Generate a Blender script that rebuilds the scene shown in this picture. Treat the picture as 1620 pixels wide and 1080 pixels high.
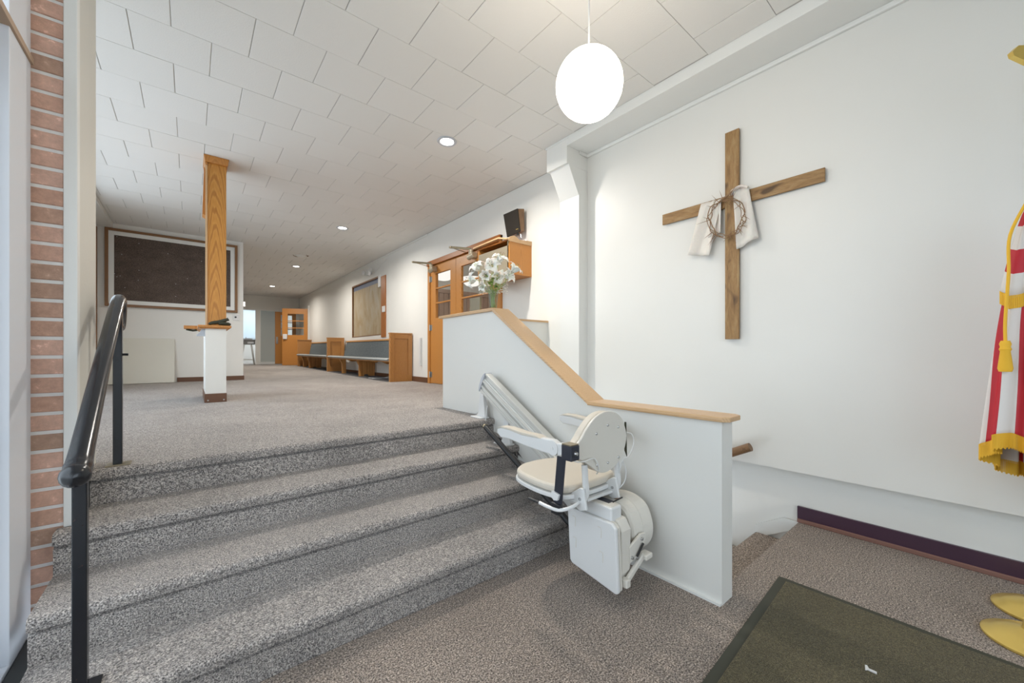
import bpy, bmesh, math, random
from mathutils import Vector, Matrix
random.seed(7)
for o in list(bpy.data.objects): bpy.data.objects.remove(o)
SC = bpy.context.scene
COL = SC.collection
PI = math.pi

# ------------------------------------------------------------------ camera
cd = bpy.data.cameras.new('camera'); cam = bpy.data.objects.new('camera', cd); COL.objects.link(cam)
cam.location = (0, 0, 1.24); cam.rotation_euler = (PI/2, 0, -math.atan2(508, 621))
cd.sensor_width = 36; cd.lens = 621/1620*36; cd.shift_y = 19/1620; cd.clip_start = .02
SC.camera = cam

# ------------------------------------------------------------------ world, lights, exposure
W = bpy.data.worlds.new('sky'); SC.world = W; W.use_nodes = True
bg = W.node_tree.nodes['Background']; bg.inputs[0].default_value = (.79, .89, 1, 1); bg.inputs[1].default_value = 2.95
SC.view_settings.view_transform = 'Standard'; SC.view_settings.look = 'None'
SC.view_settings.exposure = 0.27; SC.view_settings.gamma = 1; SC.view_settings.use_curve_mapping = False
def area(name, loc, rot, sx, sy, power, col=(1, 1, 1), portal=False):
    l = bpy.data.lights.new(name, 'AREA'); l.shape = 'RECTANGLE'; l.size = sx; l.size_y = sy
    l.energy = power; l.color = col; l.cycles.is_portal = portal
    o = bpy.data.objects.new(name, l); o.location = loc; o.rotation_euler = rot; COL.objects.link(o)
    return o
# daylight through the glass entrance on the left, plus unseen openings added for fill: front glazing and hall windows
area('daylight_entrance', (-.62, 1.2, 1.8), (0, -PI/2, 0), 3.4, 2.1, 1, portal=True)
area('fill_daylight_front', (1.05, -2.42, 1.7), (PI/2, 0, 0), 2.7, 2.6, 1, portal=True)
area('fill_daylight_hall', (-1.42, 5.6, 2.2), (0, -PI/2, 0), 2.2, 4.6, 1, portal=True)
GLOBE_POWER = 55.0; SPOT_POWER = 44.0; WARM = (1, .94, .86)

# ------------------------------------------------------------------ material helpers
def mat(name, col, rough=.5, metal=0, spec=None):
    m = bpy.data.materials.new(name); m.use_nodes = True; b = m.node_tree.nodes['Principled BSDF']
    b.inputs['Base Color'].default_value = (*col, 1); b.inputs['Roughness'].default_value = rough
    b.inputs['Metallic'].default_value = metal
    if spec is not None: b.inputs['Specular IOR Level'].default_value = spec
    return m
def nt(m): return m.node_tree.nodes, m.node_tree.links, m.node_tree.nodes['Principled BSDF']
def coords(m, scale=(1, 1, 1), kind='Object'):
    N, L, b = nt(m); t = N.new('ShaderNodeTexCoord'); mp = N.new('ShaderNodeMapping')
    mp.inputs['Scale'].default_value = scale; L.new(t.outputs[kind], mp.inputs['Vector']); return mp.outputs[0]
def geo(m, scale=(1, 1, 1)):
    N, L, b = nt(m); t = N.new('ShaderNodeNewGeometry'); mp = N.new('ShaderNodeMapping')
    mp.inputs['Scale'].default_value = scale; L.new(t.outputs['Position'], mp.inputs['Vector']); return mp.outputs[0]
def noise(m, vec, scale, detail=3, rough=.5, dist=0):
    N, L, b = nt(m); n = N.new('ShaderNodeTexNoise'); n.inputs['Scale'].default_value = scale
    n.inputs['Detail'].default_value = detail; n.inputs['Roughness'].default_value = rough
    n.inputs['Distortion'].default_value = dist; L.new(vec, n.inputs['Vector']); return n.outputs['Fac']
def ramp(m, fac, stops):
    N, L, b = nt(m); r = N.new('ShaderNodeValToRGB'); e = r.color_ramp.elements
    while len(e) < len(stops): e.new(.5)
    for i, (p, c) in enumerate(stops): e[i].position = p; e[i].color = (*c, 1)
    L.new(fac, r.inputs[0]); return r.outputs[0]
def mix(m, fac, a, b_, mode='MIX'):
    N, L, b = nt(m); x = N.new('ShaderNodeMix'); x.data_type = 'RGBA'; x.blend_type = mode
    if isinstance(fac, (int, float)): x.inputs[0].default_value = fac
    else: L.new(fac, x.inputs[0])
    for s, v in ((x.inputs[6], a), (x.inputs[7], b_)):
        if isinstance(v, tuple): s.default_value = (*v, 1)
        else: L.new(v, s)
    return x.outputs[2]
def setcol(m, c): m.node_tree.links.new(c, nt(m)[2].inputs['Base Color'])
def bump(m, h, strength, dist=.01):
    N, L, b = nt(m); n = N.new('ShaderNodeBump'); n.inputs['Strength'].default_value = strength
    n.inputs['Distance'].default_value = dist; L.new(h, n.inputs['Height']); L.new(n.outputs[0], b.inputs['Normal'])
def painted(name, col, rough=.45, br=.004, tex=60):
    m = mat(name, col, rough); v = geo(m); n = noise(m, v, tex, 3); bump(m, n, .25, br)
    n2 = noise(m, v, 1.3, 3)
    setcol(m, ramp(m, n2, [(.3, tuple(c*.965 for c in col)), (.7, col)])); return m
def wood(name, dark, mid, light, scale=(14, 14, 1.1), dist=1.2, rough=.38, wave=2.2, br=.15):
    """grain runs along the axis whose scale is the smallest"""
    m = mat(name, mid, rough); v = coords(m, scale); N, L, b = nt(m)
    w = N.new('ShaderNodeTexWave'); w.wave_type = 'RINGS'; w.rings_direction = 'SPHERICAL'
    w.inputs['Scale'].default_value = wave; w.inputs['Distortion'].default_value = dist*3
    w.inputs['Detail'].default_value = 3; w.inputs['Detail Scale'].default_value = .8
    L.new(v, w.inputs['Vector'])
    v2 = coords(m, tuple(s*6 for s in scale)); n = noise(m, v2, 2.2, 5, .65)
    c1 = ramp(m, w.outputs['Fac'], [(0, mid), (.55, light), (.95, dark)])
    c2 = ramp(m, n, [(.3, dark), (.75, light)])
    setcol(m, mix(m, .42, c1, c2)); bump(m, n, br, .002); return m

M = {}
M['wall'] = painted('wall paint', (.755, .748, .71), .5, .0012)
M['wallgloss'] = painted('satin wall paint', (.745, .735, .695), .42, .0008)
M['trimw'] = painted('white trim paint', (.76, .76, .73), .4, .001)
M['beige'] = painted('beige wall paint', (.60, .585, .53), .5)
M['grout'] = mat('tile joint', (.47, .45, .42), .9)
m = mat('ceiling tile', (.66, .645, .61), .85); v = geo(m); n = noise(m, v, 90, 4); bump(m, n, .35, .003)
N, L, b = nt(m); oi = N.new('ShaderNodeObjectInfo')
setcol(m, ramp(m, oi.outputs['Random'], [(0, (.72, .705, .67)), (1, (.742, .728, .695))])); M['tile'] = m
def carpet(name, cd_, cm, cl, sc=190):
    m = mat(name, cm, .95, spec=.1); v = geo(m)
    n1 = noise(m, v, sc, 2, .8); n2 = noise(m, v, sc*.35, 3, .7); n3 = noise(m, v, 2.2, 4, .6)
    N, L, b = nt(m)
    c = ramp(m, n1, [(.36, cd_), (.5, cm), (.64, cl)])
    c2 = ramp(m, n2, [(.35, (.72, .72, .74)), (.65, (1.12, 1.1, 1.08))])
    c3 = ramp(m, n3, [(.35, (.86, .86, .86)), (.65, (1.05, 1.05, 1.05))])
    c = mix(m, 1, mix(m, 1, c, c2, 'MULTIPLY'), c3, 'MULTIPLY'); setcol(m, c); bump(m, n1, .9, .006)
    b.inputs['Sheen Weight'].default_value = .15; return m
M['carpet'] = carpet('grey berber carpet', (.075, .07, .072), (.35, .318, .292), (.72, .67, .62))
M['carpet_low'] = carpet('worn brown grey carpet', (.05, .038, .032), (.27, .222, .182), (.66, .56, .48), 150)
M['carpet_dark'] = carpet('darker carpet', (.03, .03, .033), (.07, .07, .075), (.14, .13, .13))
M['mat'] = carpet('olive mat', (.05, .040, .016), (.10, .083, .038), (.19, .16, .085), 260)
M['matedge'] = mat('mat rubber edge', (.045, .045, .03), .7)
M['oak'] = wood('orange oak', (.36, .13, .018), (.57, .25, .042), (.64, .31, .062), (13, 13, .75), 1.5)
M['oakplain'] = wood('orange veneer', (.42, .165, .03), (.53, .225, .05), (.57, .255, .065), (18, 18, 1.4), .5)
M['oakdark'] = wood('dark orange trim', (.24, .07, .01), (.38, .125, .02), (.46, .165, .03), (16, 2, 16), .5)
M['cap'] = wood('light oak cap', (.46, .27, .12), (.60, .385, .20), (.69, .47, .27), (16, 1.2, 16), .6, .35)
M['pew'] = wood('pew oak', (.30, .12, .03), (.47, .215, .06), (.55, .27, .085), (14, 14, 1.5), .8)
M['pewh'] = wood('pew oak rail', (.32, .13, .035), (.50, .25, .08), (.58, .31, .11), (14, 1.2, 14), .8)
def knotty(name, sc):
    m = mat(name, (.27, .16, .06), .55); v = coords(m, sc); N, L, b = nt(m)
    n1 = noise(m, v, 3.2, 4, .6, .8); n2 = noise(m, v, 16, 5, .7, .3); n3 = noise(m, coords(m, tuple(.6*x+1.5 for x in sc)), 1.9, 2, .5, .4)
    c = ramp(m, n1, [(.3, (.20, .105, .035)), (.5, (.31, .175, .062)), (.72, (.40, .27, .125))])
    c = mix(m, 1, c, ramp(m, n2, [(.3, (.78, .76, .74)), (.7, (1.1, 1.1, 1.1))]), 'MULTIPLY')
    c = mix(m, 1, c, ramp(m, n3, [(.27, (.28, .25, .22)), (.36, (1, 1, 1))]), 'MULTIPLY'); setcol(m, c); bump(m, n2, .2, .002); return m
M['cross'] = knotty('stained pine', (7, 7, 1.2)); M['crossh'] = knotty('stained pine arm', (7, 1.2, 7))
M['walnut'] = wood('walnut veneer', (.12, .06, .025), (.20, .105, .045), (.27, .15, .07), (20, 20, 2), .6)
M['boardframe'] = wood('brown frame', (.12, .05, .02), (.23, .11, .04), (.31, .16, .06), (3, 20, 20), .6)
M['rubber'] = mat('brown rubber base', (.13, .058, .028), .45)
M['purple'] = mat('purple brown base', (.055, .025, .045), .35)
M['lip'] = mat('pinkish base lip', (.22, .11, .085), .5)
m = mat('brown pinboard', (.10, .075, .06), .95); v = geo(m, (1, 1, 1.6)); n = noise(m, v, 70, 4, .8); n2 = noise(m, v, 5, 3)
setcol(m, mix(m, 1, ramp(m, n, [(.35, (.045, .032, .026)), (.65, (.16, .12, .098))]), ramp(m, n2, [(.3, (.8, .8, .8)), (.7, (1.1, 1.1, 1.1))]), 'MULTIPLY')); M['pin'] = m
m = mat('plywood sheet', (.5, .4, .26), .6); v = geo(m, (1, 2.2, .9)); n = noise(m, v, 1.5, 5, .6, 1.5)
setcol(m, ramp(m, n, [(.3, (.40, .35, .27)), (.5, (.38, .30, .19)), (.7, (.30, .21, .10))])); M['ply'] = m
m = mat('clay brick', (.52, .26, .16), .9); v = geo(m); n = noise(m, v, 30, 5, .7); N, L, b = nt(m); oi = N.new('ShaderNodeObjectInfo')
c1 = ramp(m, oi.outputs['Random'], [(0, (.52, .34, .25)), (.3, (.70, .42, .31)), (1, (.78, .50, .39))])
c2 = ramp(m, n, [(.35, (.8, .8, .8)), (.62, (1, 1, 1)), (.75, (1.5, 1.7, 1.9))])
setcol(m, mix(m, 1, c1, c2, 'MULTIPLY')); bump(m, n, .5, .004); M['brick'] = m
M['mortar'] = painted('mortar', (.90, .88, .85), .9, .004, 90)
M['alu'] = mat('white aluminium', (.72, .75, .80), .38)
M['aludark'] = mat('dark sill', (.035, .04, .04), .5)
M['brownline'] = mat('bronze edge strip', (.45, .32, .22), .5)
m = mat('black enamel', (.012, .013, .016), .22); v = geo(m); n = noise(m, v, 45, 4, .7)
setcol(m, ramp(m, n, [(.66, (.012, .013, .016)), (.72, (.13, .07, .045))])); M['black'] = m
M['blackp'] = mat('black plastic', (.012, .012, .013), .45)
M['navy'] = mat('navy webbing', (.016, .018, .028), .6)
M['cream'] = mat('cream plastic', (.66, .625, .56), .35)
M['creamw'] = mat('off white plastic', (.70, .70, .69), .33)
m = mat('beige vinyl', (.62, .565, .48), .55); v = geo(m); bump(m, noise(m, v, 400, 2), .2, .001); M['vinyl'] = m
M['rail'] = mat('satin aluminium rail', (.66, .65, .61), .3, .35)
M['railcap'] = mat('grey plastic cap', (.50, .52, .56), .4)
M['steel'] = mat('steel', (.5, .5, .5), .3, 1)
M['brass'] = mat('aged brass', (.32, .27, .18), .35, .8)
M['gold'] = mat('gold lacquer', (.72, .52, .14), .28, .55)
M['fringe'] = mat('gold fringe', (.83, .47, .03), .7)
M['red'] = mat('red flag nylon', (.50, .012, .025), .55)
M['white'] = mat('white flag nylon', (.72, .68, .64), .55)
M['blue'] = mat('navy flag nylon', (.02, .025, .06), .6)
M['fabric'] = mat('grey blue pew cushion', (.16, .19, .20), .9); m = M['fabric']; v = geo(m, (1, .25, 1)); n = noise(m, v, 120, 3)
setcol(m, ramp(m, n, [(.35, (.06, .072, .078)), (.65, (.135, .155, .16))])); bump(m, n, .3, .003)
M['fabtop'] = mat('pale grey pew seat', (.32, .34, .34), .85)
m = mat('lace cloth', (.74, .68, .62), .8); v = geo(m); n = noise(m, v, 45, 2); bump(m, n, .5, .006); M['lace'] = m
nt(m)[2].inputs['Subsurface Weight'].default_value = .1
M['thorn'] = mat('dry thorn twig', (.26, .15, .075), .7)
M['petal'] = mat('white lily petal', (.86, .84, .77), .5); nt(M['petal'])[2].inputs['Subsurface Weight'].default_value = .15
M['pollen'] = mat('brown anther', (.22, .10, .04), .7)
M['leaf'] = mat('fresh green leaf', (.16, .27, .045), .5)
M['leafp'] = mat('pale green leaf', (.36, .42, .14), .5)
M['olive'] = mat('dark olive cloth', (.028, .030, .014), .6)
M['greypanel'] = mat('taupe panel', (.24, .205, .145), .3)
M['card'] = mat('taupe card', (.24, .195, .115), .4)
M['greydoor'] = painted('grey green wall', (.50, .53, .50), .6)
M['desk'] = mat('grey desk', (.25, .245, .235), .5)
M['boardw'] = painted('ivory board', (.67, .655, .58), .5, .001)
M['closer'] = mat('brass painted closer', (.46, .40, .29), .35, .4)
M['panel_w'] = wood('pale wood panelling', (.40, .27, .20), (.5, .36, .28), (.58, .43, .35), (22, 22, 1), .6)
def emit(name, col, s):
    m = bpy.data.materials.new(name); m.use_nodes = True; N = m.node_tree.nodes; N.clear()
    e = N.new('ShaderNodeEmission'); e.inputs[0].default_value = (*col, 1); e.inputs[1].default_value = s
    o = N.new('ShaderNodeOutputMaterial'); m.node_tree.links.new(e.outputs[0], o.inputs[0]); return m
M['globe'] = emit('lit opal glass', (1, .88, .73), 16)
M['lamp'] = emit('lit lamp lens', (1, .95, .88), 14)
M['bowl'] = emit('dim opal glass', (1, .95, .88), .95)
M['exit'] = emit('lit sign face', (1, .93, .85), 1.6)
M['exitred'] = mat('exit letters', (.6, .03, .03), .6)
def glass(name, tint=(1, 1, 1), refl=.12):
    m = bpy.data.materials.new(name); m.use_nodes = True; N = m.node_tree.nodes; L = m.node_tree.links; N.clear()
    t = N.new('ShaderNodeBsdfTransparent'); t.inputs[0].default_value = (*tint, 1)
    g = N.new('ShaderNodeBsdfGlossy'); g.inputs['Roughness'].default_value = .02
    lw = N.new('ShaderNodeLayerWeight'); lw.inputs[0].default_value = .5
    pw = N.new('ShaderNodeMath'); pw.operation = 'POWER'; L.new(lw.outputs['Facing'], pw.inputs[0]); pw.inputs[1].default_value = 5
    f = N.new('ShaderNodeMath'); f.operation = 'MULTIPLY_ADD'; L.new(pw.outputs[0], f.inputs[0]); f.inputs[1].default_value = .45; f.inputs[2].default_value = .03
    x = N.new('ShaderNodeMixShader'); o = N.new('ShaderNodeOutputMaterial')
    L.new(f.outputs[0], x.inputs[0]); L.new(t.outputs[0], x.inputs[1]); L.new(g.outputs[0], x.inputs[2]); L.new(x.outputs[0], o.inputs[0])
    return m
M['glass'] = glass('clear pane', (.97, .98, .98)); M['vase'] = glass('vase glass', (.86, .9, .88))

# ------------------------------------------------------------------ mesh helpers
class B:
    def __init__(s): s.v = []; s.f = []; s.m = []; s.mi = 0; s.smooth = False
    def add(s, vs, fs):
        k = len(s.v); s.v += [tuple(v) for v in vs]; s.f += [tuple(i+k for i in f) for f in fs]; s.m += [s.mi]*len(fs); return s
    def box(s, x0, x1, y0, y1, z0, z1):
        v = [(x, y, z) for x in (x0, x1) for y in (y0, y1) for z in (z0, z1)]
        return s.add(v, [(0, 1, 3, 2), (4, 6, 7, 5), (0, 4, 5, 1), (2, 3, 7, 6), (0, 2, 6, 4), (1, 5, 7, 3)])
    def prism(s, pts, a0, a1, axis='x'):
        """pts polygon in the other two axes (x:(y,z) y:(x,z) z:(x,y)), extruded a0..a1"""
        def P(p, a): return {'x': (a, p[0], p[1]), 'y': (p[0], a, p[1]), 'z': (p[0], p[1], a)}[axis]
        n = len(pts); v = [P(p, a0) for p in pts]+[P(p, a1) for p in pts]
        return s.add(v, [tuple(range(n)), tuple(range(2*n-1, n-1, -1))]+[(i, i+n, (i+1) % n+n, (i+1) % n) for i in range(n)])
    def tube(s, path, r, n=8, sx=1, caps=True, up=None):
        path = [Vector(p) for p in path]; k = len(path); rs = r if isinstance(r, (list, tuple)) else [r]*k
        rings = []; prev = None
        for i, p in enumerate(path):
            t = (path[min(i+1, k-1)]-path[max(i-1, 0)]).normalized()
            if prev is None:
                u = Vector(up) if up else (Vector((0, 0, 1)) if abs(t.z) < .9 else Vector((1, 0, 0)))
            else: u = prev
            u = (u-t*u.dot(t)); u.normalize(); w = t.cross(u); prev = u
            rings.append([p+(u*math.cos(a)*sx+w*math.sin(a))*rs[i] for a in [2*PI*j/n for j in range(n)]])
        v = [q for R in rings for q in R]; f = []
        for i in range(k-1):
            for j in range(n): f.append((i*n+j, i*n+(j+1) % n, (i+1)*n+(j+1) % n, (i+1)*n+j))
        if caps: f += [tuple(range(n-1, -1, -1)), tuple((k-1)*n+j for j in range(n))]
        return s.add(v, f)
    def lathe(s, prof, c=(0, 0, 0), n=24, ax='z'):
        v = []; f = []; k = len(prof)
        for (r, h) in prof:
            for j in range(n):
                a = 2*PI*j/n; x, y = r*math.cos(a), r*math.sin(a)
                q = {'z': (x, y, h), 'y': (x, h, y), 'x': (h, x, y)}[ax]
                v.append((q[0]+c[0], q[1]+c[1], q[2]+c[2]))
        for i in range(k-1):
            for j in range(n): f.append((i*n+j, i*n+(j+1) % n, (i+1)*n+(j+1) % n, (i+1)*n+j))
        if prof[0][0] > 0: f.append(tuple(range(n-1, -1, -1)))
        if prof[-1][0] > 0: f.append(tuple((k-1)*n+j for j in range(n)))
        return s.add(v, f)
    def grid(s, P, thick=0):
        """P rows of points -> surface"""
        r, c = len(P), len(P[0]); return s.add([q for R in P for q in R], [(i*c+j, i*c+j+1, (i+1)*c+j+1, (i+1)*c+j) for i in range(r-1) for j in range(c-1)])
def smoothpath(pts, n=6):
    P = [Vector(p) for p in pts]; P = [2*P[0]-P[1]]+P+[2*P[-1]-P[-2]]; out = []
    for i in range(1, len(P)-2):
        for k in range(n):
            t = k/n; a, b_, c, d = P[i-1], P[i], P[i+1], P[i+2]
            out.append(.5*((2*b_)+(c-a)*t+(2*a-5*b_+4*c-d)*t*t+(3*b_-a-3*c+d)*t**3))
    out.append(P[-2]); return out
def rounded(pts, n=5):
    """closed Catmull outline through 2-D points"""
    k = len(pts); out = []
    for i in range(k):
        a, b_, c, d = [Vector(pts[(i+q) % k]) for q in (-1, 0, 1, 2)]
        for j in range(n):
            t = j/n; p = .5*((2*b_)+(c-a)*t+(2*a-5*b_+4*c-d)*t*t+(3*b_-a-3*c+d)*t**3); out.append((p.x, p.y))
    return out
def wloc(o):
    v = Vector((0, 0, 0))
    while o is not None: v += o.location; o = o.parent
    return v
def obj(name, b, m, parent=None, bevel=0, smooth=False, world=True, solid=0, segs=2, sub=0, angle=40):
    me = bpy.data.meshes.new(name)
    off = wloc(parent) if (parent is not None and world) else Vector((0, 0, 0))
    me.from_pydata([tuple(Vector(v)-off) for v in b.v], [], b.f)
    bm = bmesh.new(); bm.from_mesh(me); bmesh.ops.recalc_face_normals(bm, faces=bm.faces)
    bm.to_mesh(me); bm.free()
    for x in (m if isinstance(m, list) else [m]): me.materials.append(x)
    if isinstance(m, list):
        for p, i in zip(me.polygons, b.m): p.material_index = i
    if smooth or bevel:
        me.shade_smooth() if smooth else None
        if smooth:
            try: me.set_sharp_from_angle(angle=math.radians(angle))
            except Exception: pass
    o = bpy.data.objects.new(name, me); COL.objects.link(o)
    if parent is not None: o.parent = parent
    if solid: s = o.modifiers.new('s', 'SOLIDIFY'); s.thickness = solid; s.offset = 0
    if bevel: s = o.modifiers.new('b', 'BEVEL'); s.width = bevel; s.segments = segs; s.limit_method = 'ANGLE'; s.angle_limit = .6
    if sub: s = o.modifiers.new('u', 'SUBSURF'); s.levels = sub; s.render_levels = sub
    return o
def tag(o, label=None, cat=None, group=None, kind=None):
    for k, v in (('label', label), ('category', cat), ('group', group), ('kind', kind)):
        if v: o[k] = v
    return o
def thing(name, label, cat, loc=(0, 0, 0), rot=(0, 0, 0), group=None, kind=None):
    o = bpy.data.objects.new(name, None); o.empty_display_size = .05; COL.objects.link(o); o.location = loc; o.rotation_euler = rot
    return tag(o, label, cat, group, kind)
def struct(name, b, m, label, cat=None, **k):
    return tag(obj(name, b, m, **k), label, cat, kind='structure')
ZU = .683; ZC = 3.51; XR = 3.48
def zf(y): return ZU+max(0, y-8)*.0125     # the hall floor rises very slightly towards its far end

# ================================================================== SETTING: floors
b = B(); b.prism([(-.5, -2.3), (XR, -2.3), (XR, .90), (2.10, .90), (2.10, 1.75), (-.5, 1.75)], -.17, 0, 'z')
struct('floor', b, M['carpet_low'], 'brown grey carpeted entrance landing at the foot of the stairs', 'floor')
b = B()
for x0, x1, y0 in ((-1.4, 2.05, 2.80), (2.05, XR+.1, 3.56)):
    ys = [y0, 8, 18.35]
    b.prism([(y0, zf(y0)), (8, zf(8)), (18.35, zf(18.35)), (18.35, .4), (y0, .4)], x0, x1, 'x')
struct('floor', b, M['carpet'], 'light grey carpeted floor of the long hall above the stairs', 'floor')
b = B(); b.box(-1.4, 5, 18.35, 21.2, .6, .805)
struct('floor', b, M['carpet'], 'carpeted floor of the far room beyond the hall', 'floor')
# stairs up: four separate carpeted steps with rounded nosings
st = thing('staircase', 'wide carpeted staircase of four steps up to the hall', 'stairs', (.8, 1.72, 0))
NY = [1.735, 2.055, 2.375, 2.70]
for k in range(4):
    z = ZU*(k+1)/4; z0 = ZU*k/4; y = NY[k]; yb = (NY[k+1]+.04) if k < 3 else 2.80
    x0 = -.43 if k < 3 else -.372
    R = .022; pr = [(y+.020, z0-.02), (y+.018, z-.066), (y+.034, z-.058), (y+.034, z-.052), (y+.004, z-.046)]
    for j in range(7):
        a = PI+.35-j*(PI/2+.35)/6; pr.append((y+R+R*math.cos(a), z-R+R*math.sin(a)))
    pr += [(yb, z), (yb, z0-.02)]
    b = B(); b.prism(pr, max(x0, -.372) if k == 2 else x0, 2.018, 'x')
    if k == 2: b.prism([(min(p[0], 2.46), p[1]) for p in pr], -.43, -.372, 'x')
    obj('step', b, M['carpet'], st, smooth=True, angle=50)
    # carpet skirt rising against the half wall
    b = B(); b.prism([(y+.03, z-.05), (y+.10, z+.0), (yb, z+.0), (yb, z+.06), (y+.16, z+.035)], 1.985, 2.019, 'x')
    if k < 3: obj('carpet_skirt', b, M['carpet'], st, bevel=.008)
# stairs down on the right of the half wall
st2 = thing('staircase', 'narrow carpeted stairs going down behind the white half wall', 'stairs', (2.8, .9, -.17))
for k in range(6):
    z = -.171*(k+1); y = .90+.29*k
    b = B(); b.box(2.142, XR-.002, y-.02, y+.29, z-.17, z); obj('step', b, M['carpet_low'], st2, bevel=.012)
b = B(); b.prism([(.90, 0), (.90, -.05), (1.19, -.221), (1.19, -.115), (1.0, -.0)], 3.462, 3.479, 'x'); obj('stringer', b, M['trimw'], st2)
# ================================================================== walls
b = B()
# hall right wall with door opening (4.47..6.72) and boarded window (9.12..11.28)
D0, D1, DZ = 4.47, 6.72, 2.95; Wa, Wb, WZ0, WZ1 = 9.12, 11.28, 1.69, 3.09
for y0, y1, z0, z1 in ((2.82, D0, -1.3, ZC+.1), (D0, D1, DZ, ZC+.1), (D1, Wa, .4, ZC+.1), (Wa, Wb, .4, WZ0), (Wa, Wb, WZ1, ZC+.1), (Wb, 18.35, .4, ZC+.1)):
    b.box(XR, XR+.15, y0, y1, z0, z1)
b.box(XR+.09, XR+.15, Wa, Wb, WZ0, WZ1)
b.box(3.465, XR+.01, 6.78, 18.3, ZC-.035, ZC+.0)
wr = struct('wall_right', b, M['wall'], 'long white right wall of the hall', 'wall')
b = B(); b.box(XR, XR+.15, -2.3, 2.82, -1.3, .6)
struct('wall_right', b, M['wall'], 'recessed white lower wall beside the stairs going down', 'wall')
b = B(); b.box(3.38, XR+.15, -2.3, 2.82, .385, ZC+.1)
struct('wall_right', b, M['wallgloss'], 'big smooth white wall that carries the wooden cross', 'wall')
b = B(); b.box(3.355, 3.381, -2.3, 2.82, 3.385, 3.42); b.box(3.24, 3.381, 2.80, 2.82, 3.385, 3.42)
struct('trim_1', b, M['trimw'], 'thin white moulding where cross wall meets the beam', bevel=.006)
b = B(); b.box(3.05, XR+.1, -2.3, 2.82, 3.42, ZC+.02)
struct('trim_2', b, M['trimw'], 'shallow white boxed beam along the ceiling above the cross wall', bevel=.003)
b = B(); b.box(3.24, XR+.05, 2.82, 3.10, -1.2, 2.96); b.prism([(3.075, 3.25), (3.24, 2.95), (3.5, 2.95), (3.5, 3.25)], 2.823, 3.097, 'y'); b.box(3.05, XR+.05, 2.82, 3.12, 3.24, ZC+.02)
b.box(3.045, 3.05, 2.80, 3.14, 3.49, ZC)
struct('trim_3', b, M['trimw'], 'white pier with a bracketed head left of the cross wall', 'column', bevel=.002)
# half wall between the two stairs, with oak caps
HW = [(.84, 0), (.84, .905), (1.665, .915), (2.70, 1.605), (3.60, 1.60), (3.60, .4), (1.9, -.1), (1.2, -1.2), (.84, -1.2)]
hw = B().prism(HW, 2.02, 2.14, 'x')
hw = struct('wall_middle', hw, M['wallgloss'], 'white half wall between the stairs with sloping oak cap', 'wall')
b = B(); b.box(2.003, 2.02, .842, 1.72, 0, .012)
obj('shoe_moulding', b, M['trimw'], hw)
def capslab(p0, p1, t, x0, x1): # slab following p0->p1 in (y,z)
    d = Vector(p1)-Vector(p0); n = Vector((-d.y, d.x)).normalized()*t
    if n.y < 0: n = -n
    return [tuple(p0), tuple(p1), tuple(Vector(p1)+n), tuple(Vector(p0)+n)]
b = B(); zt = .905; c = .03
b.prism([(1.99, .83), (2.02, .80), (2.14, .80), (2.17, .83), (2.17, 1.665), (1.99, 1.665)], zt, zt+.025, 'z')
o = obj('lower_cap', b, M['cap'], hw, bevel=.004)
b = B(); b.prism([(1.655, .905), (1.665, .93), (2.70, 1.632), (2.712, 1.605)], 1.99, 2.17, 'x'); obj('sloping_cap', b, M['cap'], hw, bevel=.004)
b = B(); b.prism([(2.70, 1.605), (2.70, 1.632), (3.64, 1.625), (3.64, 1.60)], 1.99, 2.17, 'x'); obj('upper_cap', b, M['cap'], hw, bevel=.004)
b = B(); b.box(2.14, XR, 3.55, 3.67, -1.2, 1.628)
wb = struct('wall_guard', b, M['wall'], 'low white guard wall behind the half wall', 'wall')
b = B(); b.box(2.17, XR, 3.53, 3.69, 1.628, 1.650); obj('wood_cap', b, M['cap'], wb)
# left pier: brick face, white corner trim, beige side
b = B(); b.box(-1.4, -.376, 2.50, 2.90, -.1, ZC+.1)
pier = struct('wall_left', b, M['beige'], 'beige side of the pier beside the handrail', 'wall')
b = B(); b.box(-.9, -.411, 2.487, 2.505, -.1, ZC); obj('mortar_bed', b, M['mortar'], pier)
me = None
for k in range(46):
    z = -.02+k*.0783
    if z > 3.45: break
    b = B()
    x1 = -.413-random.random()*.003
    b.box(x1-.20, x1, 2.482-random.random()*.002, 2.49, z, z+.0635)
    obj('brick', b, M['brick'], pier, bevel=.003, segs=1)
b = B(); b.box(-.414, -.373, 2.462, 2.51, .512, ZC); obj('corner_trim', b, M['trimw'], pier, bevel=.003)
b = B(); b.box(-.376, -.372, 2.9-.004, 2.9, ZU, 3.5)
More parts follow.
